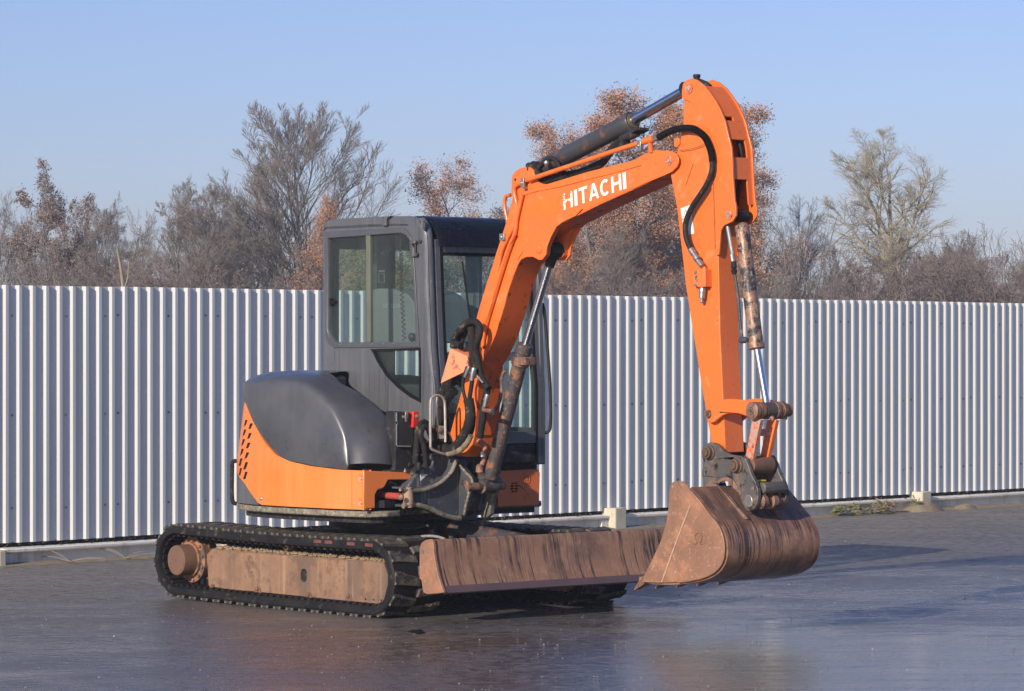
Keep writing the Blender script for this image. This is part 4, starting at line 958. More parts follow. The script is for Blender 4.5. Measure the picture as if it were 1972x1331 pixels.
# roof: domed grey shell plus the dark curved visor over the front
m = MB(); R_ = []
ys = [CY0, CY0+.02, CY0+.06, CY0+.3, CY1-.3, CY1-.06, CY1-.02, CY1]; zz_ = [2.445, 2.470, 2.483, 2.497, 2.497, 2.483, 2.470, 2.445]
xs = [XR+.0, XR+.03, XR+.2, -.3, .02, .12]; dz = [-.03, 0, .002, .004, .0, -.006]
for x, d in zip(xs, dz): R_ += [(x, y, z+d) for y, z in zip(ys, zz_)]+[(x, y, 2.43) for y in ys[::-1]]
k = 16; m.add(R_, [(i*k+j, i*k+(j+1) % k, (i+1)*k+(j+1) % k, (i+1)*k+j) for i in range(len(xs)-1) for j in range(k)]+[tuple(range(k))[::-1], tuple((len(xs)-1)*k+j for j in range(k))])
roof = m.build('roof', GREY, cab, smooth=50)
vp = [(.05, 2.496), (.12, 2.495), (.19, 2.482), (.25, 2.455), (.30, 2.415), (.335, 2.37), (.350, 2.33), (.358, 2.298)]
m = MB(); vs = []; yv = [CY0+.075, CY0+.09, CY0+.13, .3, .6, CY1-.03, CY1-.01]; ins = [.35, .12, 0, 0, 0, .12, .35]
for y, q in zip(yv, ins):
    for (x, z) in vp: vs.append((lerp(x, .10, q*.25), y, z-.03*q))
n_ = len(vp); m.add(vs, [(i*n_+j, i*n_+j+1, (i+1)*n_+j+1, (i+1)*n_+j) for i in range(len(yv)-1) for j in range(n_-1)])
m.add([(x-.05, y, z-.04) for (y, q) in zip(yv, ins) for (x, z) in [(lerp(a, .10, q*.25), b-.03*q) for a, b in vp]], [(i*n_+j, (i+1)*n_+j, (i+1)*n_+j+1, i*n_+j+1) for i in range(len(yv)-1) for j in range(n_-1)])
m.build('roof_visor', ROOFM, cab, smooth=70)
b_ = [(-0.125,2.493),(-0.032,2.495),(-0.062,2.486),(-0.073,2.473),(-0.077,2.433),(-0.122,2.433)]
MB().prism(b_, CY0-.025, CY0-.001).build('roof_bracket', GREY, cab, bevel=.003)
b_ = [(0.244,2.458),(0.292,2.455),(0.311,2.435),(0.304,2.388),(0.273,2.422)]
MB().prism(b_, CY0-.02, CY0-.002).build('roof_eye', BRACKET, cab, bevel=.003)
b_ = [(0.162,2.334),(0.223,2.329),(0.226,2.315),(0.212,2.312),(0.212,2.255),(0.237,2.248),(0.233,2.229),(0.18,2.229),(0.173,2.253),(0.162,2.303)]
MB().prism(b_, CY0-.026, CY0-.009).build('door_hinge', BRACKET, cab, bevel=.003)
c = [(0.268,2.324)][0]; MB().lathe((c[0]-.02, CY0-.006, c[1]), (c[0]-.02, -1, c[1]), [(0, .012), (.005, .011), (.008, .006)], 14).build('plug', BLACK, cab)
hr = MB().tube([(XF(1.95)-.02, CY1+.0, 1.92), (XF(1.9)+.0, CY1+.025, 1.90), (XF(1.5)+.015, CY1+.03, 1.5), (XF(1.3)+.015, CY1+.03, 1.28), (XF(1.2)+.012, CY1+.03, 1.13), (XF(1.1), CY1+.015, 1.09), (XF(1.1)-.03, CY1, 1.09)], .011, 10).build('grab_rail', HOSE, cab)
# seat, floor, levers, radio bracket, coiled cord
m = MB().box(XR+.032, .30, CY0+.037, CY1-.037, 1.0, 1.04).build('cab_floor', DARKIN, cab)
sb = [(-0.604,1.676),(-0.612,1.928),(-0.604,1.998),(-0.57,2.025),(-0.503,2.037),(-0.347,2.035),(-0.259,2.018),(-0.183,1.992),(-0.123,1.944),(-0.101,1.868),(-0.085,1.675)]
seat = MB().prism(sb, .16, .62)
seat = seat.build('seat', SEAT, cab, bevel=.035)
seat.data.materials[0] = SEAT
cu = MB(); cu.box(-.42, .06, .17, .61, 1.22, 1.36); cu.build('seat_cushion', SEAT, seat, bevel=.04)
MB().box(-.3, -.02, .26, .52, 1.045, 1.2185).build('seat_base', DARKIN, seat)
def letters(word, org, u, v, adv, stroke=.24, y=None, out=None):
    """block letters as butted strokes; org, u (along), v (up): 3D; returns an MB"""
    m = MB(); x = 0
    def q(pts):
        P = [org+u*(x+a*w)+v*b for a, b in pts]; n = len(P); k = len(m.v)
        m.v += [tuple(p) for p in P]+[tuple(p-out) for p in P]
        m.f.append(tuple(k+i for i in range(n))); m.f.append(tuple(k+n+i for i in range(n))[::-1])
        m.f += [(k+i, k+n+i, k+n+(i+1) % n, k+(i+1) % n) for i in range(n)]
    for ch, w in adv:
        s = stroke/(w/ .13) if w else 0
        s = stroke*.13/w
        if ch == 'H':
            q([(0, 0), (s, 0), (s, 1), (0, 1)]); q([(1-s, 0), (1, 0), (1, 1), (1-s, 1)]); q([(s, .42), (1-s, .42), (1-s, .59), (s, .59)])
        elif ch == 'I': q([(0, 0), (1, 0), (1, 1), (0, 1)])
        elif ch == 'T': q([(0, .82), (1, .82), (1, 1), (0, 1)]); q([(.5-s/2, 0), (.5+s/2, 0), (.5+s/2, .82), (.5-s/2, .82)])
        elif ch == 'A':
            q([(0, 0), (s*.95, 0), (.5, .74), (.5, 1), (.38, 1)]); q([(1, 0), (.62, 1), (.5, 1), (.5, .74), (1-s*.95, 0)]); q([(.26, .20), (.74, .20), (.66, .36), (.34, .36)])
        elif ch == 'C':
            N_ = 14; P1 = []; P2 = []
            for i in range(N_+1):
                a = R(48+(312-48)*i/N_); P1.append((.5+.52*math.cos(a), .5+.51*math.sin(a))); P2.append((.5+(.52-s)*math.cos(a), .5+(.51-.18)*math.sin(a)))
            for i in range(N_): q([P1[i], P1[i+1], P2[i+1], P2[i]])
        elif ch == 'O':
            N_ = 18; 
            for i in range(N_):
                a = 2*math.pi*i/N_; b = 2*math.pi*(i+1)/N_
                q([(.5+.5*math.cos(a), .5+.5*math.sin(a)), (.5+.5*math.cos(b), .5+.5*math.sin(b)), (.5+(.5-s)*math.cos(b), .5+(.5-.16)*math.sin(b)), (.5+(.5-s)*math.cos(a), .5+(.5-.16)*math.sin(a))])
        elif ch == 'K':
            q([(0, 0), (s, 0), (s, 1), (0, 1)]); q([(s, .4), (s, .62), (.78, 1), (1, 1)]); q([(.45, .62), (.32, .5), (.76, 0), (1, 0)])
        elif ch == '1': q([(.4, 0), (.4+s, 0), (.4+s, 1), (.4, 1)]); q([(.1, .72), (.4, .84), (.4, 1), (.1, .86)])
        elif ch == '-': q([(.1, .42), (.9, .42), (.9, .58), (.1, .58)])
        x += w+.026
    return m
WORD = [('H', .145), ('I', .045), ('T', .125), ('A', .145), ('C', .14), ('H', .145), ('I', .045)]
tot = sum(w+.026 for _, w in WORD)-.026
a_, b__ = [(-0.432,0.16,1.907),(-0.255,0.16,1.905)]
letters('', Vector(a_)+Vector((0, -.003, 0)), (Vector(b__)-Vector(a_))/tot, Vector((0, 0, .028)), WORD, .2, out=Vector((0, -.002, 0))).build('seat_print', GHOST, seat, smooth=0)
m = MB()
m.tube([(-0.053,0,2.375),(-0.053,0,2.331)], .004, 6, 1)
t0, t1 = [(-0.053,0,2.331),(-0.046,0,2.016)]; t2 = [(-0.02,0,1.692)][0]; pts = []
for i in range(260):
    t = i/259; a = i*.72; c = [lerp(t0[k], t1[k], min(1, t*1.6)) if t < .625 else lerp(t1[k], t2[k], (t-.625)/.375) for k in range(3)]
    r = .011; pts.append((c[0]+r*math.cos(a), c[1]+r*math.sin(a), c[2]))
m.tube(pts, .003, 5, 1); m.build('coiled_cord', HOSE, cab)
b_ = [(p[1], p[2]) for p in [(-0.68,0.364,2.329),(-0.68,0.409,2.33),(-0.68,0.409,2.298),(-0.68,0.391,2.283),(-0.68,0.391,2.261),(-0.68,0.341,2.261),(-0.68,0.338,2.275),(-0.68,0.359,2.297)]]
MB().prism(b_, -.69, -.66, axis='x').build('belt_anchor', MAT('grey_plastic', (.12, .125, .13), None, 6, .5), cab, bevel=.004)
m = MB(); q3 = lambda L: [(p[1], p[2]) for p in L]
m.prism(q3([(-0.69,0.345,2.164),(-0.69,0.392,2.165),(-0.69,0.392,2.152),(-0.69,0.345,2.152)]), XR+.061, XR+.064, axis='x'); m.prism(q3([(-0.69,0.343,2.142),(-0.69,0.392,2.143),(-0.69,0.392,2.082),(-0.69,0.343,2.081)]), XR+.061, XR+.064, axis='x', holes=[q3([(-0.69,0.345,2.139),(-0.69,0.389,2.14),(-0.69,0.389,2.085),(-0.69,0.345,2.084)])]); m.build('warning_label', GHOST, cab, smooth=0)
m = MB()
for P in ([(-0.75,0.511,2.358),(-0.75,0.547,2.368),(-0.75,0.547,2.362),(-0.75,0.513,2.353)], [(-0.75,0.538,2.359),(-0.75,0.547,2.36),(-0.75,0.52,2.323),(-0.75,0.511,2.323)], [(-0.75,0.586,2.37),(-0.75,0.595,2.371),(-0.75,0.595,2.319),(-0.75,0.586,2.319)], [(-0.75,0.597,2.37),(-0.75,0.635,2.371),(-0.75,0.635,2.364),(-0.75,0.597,2.363)], [(-0.75,0.597,2.324),(-0.75,0.635,2.325),(-0.75,0.635,2.32),(-0.75,0.597,2.319)], [(-0.75,0.607,2.357),(-0.75,0.634,2.348),(-0.75,0.634,2.341),(-0.75,0.607,2.35)], [(-0.75,0.607,2.335),(-0.75,0.632,2.347),(-0.75,0.635,2.339),(-0.75,0.611,2.328)]): m.prism(q3(P), XR+.018, XR+.021, axis='x')
m.build('door_decal', TRIM, cab, smooth=0)
m = MB(); m.tube([(-0.062,0.1,1.706),(-0.067,0.1,1.627)], .009, 8, 1); k_ = [(-0.062,0.1,1.716)][0]; m.lathe((k_[0], k_[1], k_[2]-.03), (k_[0], k_[1], 9), [(0, .012), (.015, .024), (.035, .026), (.05, .018), (.056, .005)], 16); m.build('control_lever', DARKIN, cab)
lb = [(-0.233,0.18,1.506)][0]
MB().lathe((lb[0], lb[1], 1.13), (lb[0], lb[1], 9), [(0, .05), (.02, .055), (.04, .042), (.05, .05), (.07, .04), (.08, .047), (.10, .036), (.11, .042), (.13, .030), (.16, .026)], 20).build('lever_gaiter', SEAT, cab)
MB().box(-.35, .18, CY0+.06, CY0+.14, 1.30, 1.41).build('armrest_console', DARKIN, cab, bevel=.02)

# ---------------------------------------------------------------- battery box and right front deck
fx = .66
bb = [(p[1], p[2]) for p in [(0.66,-0.611,1.251),(0.66,-0.609,1.253),(0.66,-0.44,1.237),(0.66,-0.44,1.032),(0.66,-0.609,1.035),(0.66,-0.604,0.875),(0.66,-0.611,0.876)]]
box = MB().prism([(bb[0][0]-.01, bb[0][1]), (bb[2][0], bb[2][1]), (bb[3][0], bb[5][1]-.02), (bb[0][0]-.01, bb[5][1]-.02)], fx-.10, fx-.004, axis='x').build('battery_box', BLACK, EX, bevel=.006)
d0 = [(p[1], p[2]) for p in [(0.66,-0.611,1.241),(0.66,-0.483,1.237),(0.66,-0.483,1.036),(0.66,-0.611,1.037)]]
lid = MB().prism(d0, fx-.003, fx+.008, axis='x').build('box_lid', MAT('black_lid', (.028, .03, .036), (.035, .037, .042), 3, .4), box, bevel=.003)
m = MB()
for P in ([(0.67,-0.626,1.239),(0.67,-0.619,1.243),(0.67,-0.619,1.186),(0.67,-0.626,1.186)], [(0.67,-0.625,1.17),(0.67,-0.62,1.17),(0.67,-0.619,1.039),(0.67,-0.625,1.039)], [(0.67,-0.619,1.038),(0.67,-0.507,1.034),(0.67,-0.507,1.027),(0.67,-0.619,1.031)]): m.prism([(p[1], p[2]) for p in P], fx+.0085, fx+.013, axis='x')
m.build('scuffed_edge', WIRE, box)
p = [(0.67,-0.554,1.214)][0]; m = MB(); m.box(fx+.0085, fx+.016, p[1]-.022, p[1]+.022, p[2]-.008, p[2]+.008); m.box(fx+.0165, fx+.024, p[1]-.008, p[1]+.008, p[2]-.03, p[2]+.03); m.tube([(fx+.026, p[1]-.008, p[2]+.005), (fx+.03, p[1]-.006, p[2]+.035), (fx+.03, p[1]+.006, p[2]+.035), (fx+.026, p[1]+.008, p[2]+.005)], .002, 6); m.build('toggle_latch', STEEL, box, bevel=.002)
p = [(0.69,-0.481,1.197)][0]; sw = MB().box(fx-.01, fx+.03, p[1]-.024, p[1]+.024, p[2]-.05, p[2]+.05).build('isolator_switch', RED, EX, bevel=.004)
MB().lathe((fx+.028, p[1]+.006, p[2]+.02), (9, p[1]+.006, p[2]+.02), [(0, .014), (.02, .013), (.022, .008)], 14).build('switch_key', STEEL, sw)
MB().box(.45, .665, -.66, -.20, .83, .885).build('right_front_deck', BLACK, EX, bevel=.01)
MB().box(.40, .46, -.80, -.10, .66, .829).build('recess_back', BLACK, EX)
m = MB(); c = [(0.7,-0.568,0.881)][0]; m.lathe((.69, c[1], c[2]-.01), (.69, c[1], 9), [(0, .010), (.012, .010), (.014, .005), (.022, .005)], 8); m.build('grease_nipple', STEEL, EX)
# sleeved hoses running up beside the switch
hb = MB()
for pts, r in (([(0.74,-0.527,0.876),(0.74,-0.525,0.957),(0.74,-0.516,1.055),(0.74,-0.508,1.137),(0.74,-0.474,1.181),(0.74,-0.432,1.164),(0.74,-0.4,1.102),(0.74,-0.379,1.044)], .020), ([(0.78,-0.475,0.9),(0.78,-0.481,0.974),(0.78,-0.496,1.047),(0.78,-0.518,1.105),(0.78,-0.496,1.154),(0.78,-0.454,1.137),(0.78,-0.412,1.07)], .018), ([(0.72,-0.532,0.908),(0.72,-0.5,0.924),(0.72,-0.479,0.939),(0.72,-0.468,0.972)], .014)):
    hb.tube(pts, r, 12, 5, .07)
hb.build('sleeved_hose', SLEEVE, EX)
m = MB(); m.tube([(0.74,-0.58,0.922),(0.74,-0.548,0.917),(0.74,-0.511,0.92)], .012, 10); c = [(0.76,-0.517,0.915)][0]; m.lathe((c[0], c[1], c[2]-.03), (c[0], c[1], 9), [(0, .014), (.02, .018), (.045, .014), (.05, .008)], 12); m.build('hose_fitting', BLACK, EX)

# ---------------------------------------------------------------- left front box
lbx = [(p[1], p[2]) for p in [(0.3,0.514,0.843),(0.3,0.836,0.849),(0.3,0.865,0.84),(0.3,0.874,0.821),(0.3,0.867,0.627),(0.3,0.855,0.612),(0.3,0.83,0.609),(0.3,0.508,0.611)]]
cc_ = [(0.3,0.653,0.732)][0]; cy_, cz_ = cc_[1], cc_[2]
slots = []
for k in range(4):
    for s_ in (-1, 1):
        z = cz_+.026-.0175*k; w = math.sqrt(max(.0, .036**2-(z-cz_)**2))
        if w < .008: w = .010
        a, b = (s_*.003, s_*w); a, b = sorted((a, b)); slots.append([(cy_+a, z-.005), (cy_+b, z-.005), (cy_+b, z+.005), (cy_+a, z+.005)])
m = MB().prism(lbx, .30, .318, axis='x', holes=slots); lf = m.build('left_front_cover', ORANGE_WORN, EX, bevel=.004)
MB().box(.05, .299, lbx[3][0]-.012, lbx[3][0]-.002, lbx[5][1], lbx[3][1]).build('cover_side', ORANGE_WORN, lf)
MB().prism([(y+.0, z) for y, z in lbx], .27, .285, axis='x').build('dark_backing', TRIM, lf)
for c in [(0.31,0.76,0.783),(0.31,0.754,0.665)]:
    MB().lathe((.319, c[1], c[2]), (9, c[1], c[2]), [(0, .026), (.003, .023), (-.003, .015), (-.002, .012), (.004, .010), (.005, .004)], 20).build('recessed_bolt', ORANGE_WORN, lf)
    MB().lathe((.320, c[1], c[2]), (9, c[1], c[2]), [(0, .011), (.003, .009)], 6).build('bolt_head', BLACK, lf)

# ---------------------------------------------------------------- swing bracket
YN, YF = -.24, .02
BX = .78
web = [(0.767,0.923),(0.808,0.891),(0.892,0.832),(0.9,0.793),(0.869,0.74),(0.835,0.664),(0.816,0.619),(0.788,0.576),(0.767,0.575)]
br = MB().prism(web, -.205, -.165).build('swing_bracket', BRACKET, EX, bevel=.006)
wing = [(p[1], p[2]) for p in [(0.78,-0.231,0.946),(0.78,-0.199,0.917),(0.78,-0.199,0.575),(0.78,-0.228,0.575),(0.78,-0.279,0.586),(0.78,-0.382,0.62),(0.78,-0.472,0.653),(0.78,-0.568,0.678),(0.78,-0.568,0.743),(0.78,-0.472,0.75),(0.78,-0.405,0.766),(0.78,-0.337,0.797),(0.78,-0.279,0.849)]]
MB().prism(wing, .735, .775, axis='x').build('bracket_wing', BRACKET, br, bevel=.006)
neck = [(p[1], p[2]) for p in [(0.75,-0.186,0.944),(0.75,-0.22,0.98),(0.75,-0.403,0.98),(0.75,-0.414,0.952),(0.75,-0.374,0.938),(0.75,-0.391,0.907),(0.75,-0.499,0.884),(0.75,-0.544,0.828),(0.75,-0.583,0.777),(0.75,-0.448,0.76),(0.75,-0.334,0.797),(0.75,-0.254,0.843),(0.75,-0.186,0.916)]]
MB().prism(neck, .60, .73, axis='x').build('bracket_neck', BRACKET, br, bevel=.012)
MB().prism([(0.623,0.939),(0.689,0.886),(0.774,0.826),(0.799,0.739),(0.744,0.614),(0.669,0.584),(0.51,0.587),(0.44,0.638),(0.496,0.774),(0.565,0.856)], -.15, -.02).build('bracket_core', BRACKET, br, bevel=.01)
def ridge(pts, r, name='cast_rib', mat=DIRTY_EDGE):
    return MB().tube(pts, r, 8, 5, .10).build(name, mat, br)
ridge([(0.8,-0.699,0.771),(0.8,-0.624,0.762),(0.8,-0.534,0.761),(0.8,-0.466,0.771),(0.8,-0.387,0.798),(0.8,-0.33,0.833),(0.8,-0.279,0.88),(0.8,-0.246,0.943)], .013)
ridge([(0.8,-0.674,0.668),(0.8,-0.601,0.675),(0.8,-0.534,0.666),(0.8,-0.444,0.64),(0.8,-0.353,0.604),(0.8,-0.273,0.583),(0.8,-0.216,0.577)], .016)
ridge([(0.766,-0.22,0.942),(0.811,-0.22,0.901),(0.866,-0.22,0.863),(0.913,-0.22,0.832),(0.924,-0.22,0.794),(0.894,-0.22,0.741),(0.866,-0.22,0.674),(0.843,-0.22,0.602)], .009)
m = MB(); m.strip([(p[1], p[2]) for p in [(0.78,-0.683,0.774),(0.78,-0.607,0.765),(0.78,-0.518,0.764),(0.78,-0.45,0.774),(0.78,-0.371,0.802),(0.78,-0.314,0.837),(0.78,-0.262,0.883),(0.78,-0.236,0.942)]], .70, .80, .012, axis='x'); m.strip([(p[1], p[2]) for p in [(0.78,-0.658,0.662),(0.78,-0.585,0.668),(0.78,-0.518,0.659),(0.78,-0.427,0.633),(0.78,-0.337,0.598),(0.78,-0.257,0.576)]], .70, .80, .014, axis='x'); m.build('bracket_flange', BRACKET, br)
c1 = [(0.79,-0.627,0.746)][0]; c2 = [(0.79,-0.624,0.677)][0]
MB().lathe(Vector(c2), Vector(c1), [(-.02, .028), (0, .030), (.0, .034), (.085, .034), (.086, .028), (.105, .028)], 20).build('swing_pin_boss', MAT('tan_worn_boss', (.40, .27, .18), (.27, .18, .12), 9, .6, bump=.3), br)
pbc = [(0.82,-0.709,0.724)][0]; MB().lathe(pbc, Vector(pbc)+Vector((.4, -.6, 0)), [(0, .017), (.006, .017), (.01, .010)], 12).build('pin_bolt', RUSTY, br)
# two lobes of the fork
far = [(0.739,0.822),(0.821,0.869),(0.875,0.862),(0.924,0.819),(0.927,0.788),(0.875,0.712),(0.855,0.667),(0.841,0.594),(0.807,0.573),(0.756,0.575),(0.746,0.601),(0.773,0.633),(0.794,0.691),(0.797,0.745),(0.739,0.769)]
MB().prism(far, -.01, .03).build('bracket_fork', MAT('dirty_cast_fork', (.11, .105, .09), (.19, .165, .12), 5, .6, bump=.5, bscale=50, spots=[((.3, .26, .18), 30, .6, .7, .8)]), br, bevel=.008)
MB().prism([(0.63,0.883),(0.74,0.957),(0.903,0.961),(0.957,0.866),(0.876,0.819),(0.74,0.824)], -.045, -.005).build('bracket_back', BRACKET, br, bevel=.006)
MB().prism([(y, z) for y, z in [(-0.117,0.729),(0.052,0.733),(0.052,0.618),(-0.128,0.615)]], .62, .70, axis='x').build('bracket_cross_web', BRACKET, br)
c = [(0.849,-0.2,0.796)][0]; MB().lathe(c, (c[0], -9, c[2]), [(-.02, .024), (.012, .022), (.015, .015)], 20).build('pin_cap', RUSTY, br)
k0 = [(0.799,-0.1,0.799)][0]; k1 = [(0.807,-0.02,0.786)][0]
MB().lathe((k0[0]+.02, -.205, k0[2]), (k0[0]+.02, 9, k0[2]), [(0, .034), (.02, .040), (.05, .037), (.15, .037), (.18, .042), (.235, .042)], 24).build('lower_pin_tube', MAT('dirty_pin', (.13, .10, .075), (.22, .17, .12), 8, .6, bump=.4), br)
tri = [(p[1], p[2]) for p in [(0.732,-0.484,0.859),(0.732,-0.419,0.856),(0.732,-0.48,0.817)]]
MB().prism(tri, .7305, .7325, axis='x').build('triangle_sticker', WHITE, br, smooth=0)
MB().prism([(p[1], p[2]) for p in [(0.732,-0.476,0.854),(0.732,-0.456,0.852),(0.732,-0.474,0.84)]], .7327, .7333, axis='x').build('sticker_print', MAT('grey_print', (.25, .25, .27)), br, smooth=0)
# swing cylinder
s0 = Vector([(0.79,-0.685,0.727)][0]); s1_ = s0+Vector((-.20, .0, .002))
sc = MB().lathe(s1_-(s0-s1_)*1.5, s0, [(0, .045), (.27, .045), (.272, .035), (.28, .035)], 24).build('swing_cylinder', BLACK, EX)
MB().cyl(s1_-(s0-s1_)*.3, s0, .0215, n=20).build('swing_rod', REDROD, sc)
m = MB(); m.tube([(0.64,-0.695,0.803),(0.64,-0.65,0.828),(0.64,-0.583,0.843),(0.64,-0.516,0.824)], .012, 8); m.tube([(0.64,-0.673,0.68),(0.64,-0.628,0.666),(0.64,-0.594,0.704)], .009, 8); m.build('swing_hose', HOSE, sc)

sm = MB()
for aa in (.115,):
    P = [side_pt(aa, z, .0005)[0] for z in (.648, .70, .78, .86, .884)]; sm.tube(P, .0012, 4, 1)
sm.build('panel_joint', MAT('joint_line_orange', (.38, .09, .015)), skirt)  # seam line in a darker orange
# ---------------------------------------------------------------- boom
B0, B1 = -.19, -.01
bs = [(p[0], p[1]) for p in [(0.713,0.965),(0.849,0.962),(0.909,1.093),(0.959,1.536),(1.024,1.604),(1.108,1.726),(1.187,1.889),(1.236,2.01),(1.275,2.09),(1.309,2.14),(1.372,2.222),(1.478,2.299),(1.597,2.349),(1.73,2.402),(1.889,2.451),(2.074,2.507),(2.32,2.573),(2.477,2.616),(2.574,2.646),(2.619,2.69),(2.605,2.778),(2.486,2.79),(2.423,2.774),(2.347,2.747),(2.27,2.738),(1.954,2.698),(1.753,2.665),(1.631,2.645),(1.55,2.632),(1.478,2.619),(1.357,2.604),(1.27,2.569),(1.206,2.411),(1.108,2.218),(0.939,1.811),(0.789,1.39),(0.667,1.098)]]
boom = MB().prism(bs, B0, B1).build('boom', ORANGE, EX, bevel=.004)
# bevelled weld lip along the lower edge: slightly wider bottom plate
low_edge = [(0.909,1.099),(0.959,1.536),(1.024,1.604),(1.108,1.726),(1.187,1.889),(1.236,2.01),(1.309,2.14),(1.372,2.222),(1.478,2.299),(1.597,2.349),(1.73,2.402),(1.889,2.451),(2.074,2.507),(2.32,2.573),(2.477,2.616),(2.548,2.638)]
MB().strip([(x, z) for x, z in low_edge], B0-.004, B1+.004, -.008).build('bottom_plate', MAT('orange_paint_with_shade', (.70, .125, .022), (.62, .11, .02), 3, .42, bump=.15, bscale=20, spots=[((.05, .03, .02), 17, .64, .70, .9), ((.85, .3, .12), 60, .70, .74, .6)]), boom, smooth=60)  # darker copy of the orange: underside shade put into the colour
lug = [(1.336,2.153),(1.364,2.182),(1.412,2.199),(1.474,2.197),(1.526,2.178),(1.56,2.178),(1.594,2.202),(1.604,2.26),(1.617,2.291),(1.64,2.322),(1.689,2.375),(1.746,2.402),(1.866,2.437),(1.893,2.454),(1.773,2.431),(1.712,2.41),(1.611,2.393),(1.515,2.36),(1.44,2.309),(1.385,2.247)]
# cheek doubler plate over the box side, proud of it
lugp = [(1.336,2.155),(1.365,2.183),(1.413,2.198),(1.476,2.197),(1.528,2.177),(1.562,2.179),(1.595,2.207),(1.605,2.261),(1.638,2.313),(1.69,2.375),(1.747,2.402),(1.864,2.436),(1.92,2.478),(1.756,2.451),(1.638,2.417),(1.543,2.382),(1.456,2.324),(1.389,2.247)]
lg = MB(); lg.prism(lugp, -.204, -.1905); lg.prism(lugp, -.0095, .004); lg.build('cylinder_cheek', ORANGE, boom, bevel=.003)
lg = MB(); lu2 = [(1.357,2.184),(1.396,2.199),(1.459,2.198),(1.511,2.178),(1.545,2.18),(1.578,2.208),(1.588,2.261),(1.621,2.314),(1.673,2.376),(1.621,2.365),(1.526,2.332),(1.42,2.278)]
lg.prism(lu2, -.19, -.155); lg.prism(lu2, -.045, -.01); lg.build('cheek_inner', ORANGE_WORN, boom)
c = [(1.532,-0.205,2.242)][0]; MB().lathe(c, (c[0], -9, c[2]), [(0, .026), (.004, .026), (.006, .022)], 24).build('pin_cap', ORANGE, boom)
pv = [(1.591,2.231)][0]   # pin of the boom cylinder's rod
# tip boss
tp = [(2.675,2.735)][0]
tipp = [(2.466,2.785),(2.561,2.801),(2.694,2.788),(2.731,2.774),(2.753,2.747),(2.755,2.721),(2.741,2.696),(2.7,2.669),(2.637,2.65),(2.485,2.613),(2.358,2.579),(2.409,2.652),(2.441,2.73)]
t_ = MB(); t_.prism(tipp, -.2, -.1905); t_.prism(tipp, -.0095, .0); t_.build('boom_tip_plate', ORANGE, boom, bevel=.003)
m = MB(); m.lathe((tp[0], -.1995, tp[1]), (tp[0], -9, tp[1]), [(0, .028), (.007, .028), (.008, .019), (.004, .018), (.013, .014), (.014, .006)], 24); m.build('tip_pin', ORANGE_CHIP, boom)
# ears for the dipper cylinder
ear = [(1.257,2.679),(1.266,2.706),(1.291,2.729),(1.333,2.744),(1.402,2.752),(1.435,2.745),(1.46,2.726),(1.471,2.698),(1.484,2.675),(1.512,2.651),(1.553,2.639),(1.614,2.637),(1.614,2.602),(1.319,2.568),(1.255,2.579)]
e_ = MB(); e_.prism(ear, -.1885, -.165); e_.prism(ear, -.035, -.0115); e_.build('cylinder_ear', ORANGE, boom, bevel=.004)
c = [(1.294,-0.19,2.676)][0]; MB().lathe((c[0], -.1895, c[2]), (c[0], -9, c[2]), [(0, .009), (.001, .008)], 12).build('drilled_hole', TRIM, boom)
# lettering
a_ = Vector([(1.746,-0.194,2.475)][0]); bq = Vector([(2.304,-0.194,2.586)][0]); v0 = Vector([(1.737,-0.194,2.573)][0])-a_; v1 = Vector([(2.295,-0.194,2.683)][0])-bq
letters('', a_, (bq-a_)/tot, (v0+v1)*.5, WORD, .25, out=Vector((0, -.002, 0))).build('maker_lettering', LETTER, boom, smooth=0)
MB().prism([(1.447,2.538),(1.696,2.562),(1.7,2.46),(1.447,2.441)], B0-.0012, B0-.0002).build('unfaded_decal_patch', MAT('unfaded_orange', (.78, .15, .015), (.72, .17, .02), 3, .4, bump=.02), boom, smooth=0)
wb = MB(); wb.tube([(1.322,-0.193,2.183),(1.391,-0.193,2.256),(1.48,-0.193,2.331),(1.583,-0.193,2.374),(1.705,-0.193,2.4)], .0025, 5, 4, .3); wb.tube([(1.336,-0.193,2.569),(1.501,-0.193,2.597),(1.718,-0.193,2.618),(1.958,-0.193,2.651),(2.22,-0.193,2.685),(2.426,-0.193,2.717)], .002, 5, 4, .3); wb.build('weld_seam', MAT('painted_weld', (.66, .13, .02), (.45, .09, .02), 30, .5), boom)
# steel pipes along the back and side
pp = MB()
pp.tube([(1.155,-0.205,2.124),(1.183,-0.205,2.233),(1.239,-0.205,2.314),(1.288,-0.205,2.377),(1.32,-0.205,2.458),(1.325,-0.205,2.531),(1.306,-0.205,2.586),(1.311,-0.205,2.631),(1.364,-0.205,2.652),(1.433,-0.205,2.67)], .014, 12)
pp.tube([(1.378,-0.205,2.581),(1.329,-0.205,2.438),(1.31,-0.205,2.349),(1.23,-0.205,2.197),(1.13,-0.205,1.988),(1.055,-0.205,1.826),(1.017,-0.205,1.72),(1.005,-0.205,1.646)], .014, 12)
pp.build('oil_pipe', ORANGE, boom)
MB().tube([(1.218,-0.16,2.585),(1.173,-0.16,2.578),(1.159,-0.16,2.537),(1.173,-0.16,2.473),(1.19,-0.16,2.417),(1.18,-0.16,2.353),(1.156,-0.16,2.299)]+[(1.171,-0.16,2.346),(1.128,-0.16,2.274),(1.065,-0.16,2.153),(0.977,-0.16,1.974),(0.904,-0.16,1.803),(0.933,-0.16,1.761)], .012, 12).build('oil_pipe', ORANGE, boom)
MB().tube([(1.322,-0.215,2.341),(1.266,-0.215,2.269),(1.204,-0.215,2.149),(1.129,-0.215,1.988),(1.054,-0.215,1.826),(1.017,-0.215,1.761)], .011, 12).build('oil_pipe', ORANGE, boom)
up = [(1.451,-0.215,2.669),(1.717,-0.215,2.718),(1.983,-0.215,2.766),(2.245,-0.215,2.815),(2.45,-0.215,2.849),(2.552,-0.215,2.863)]
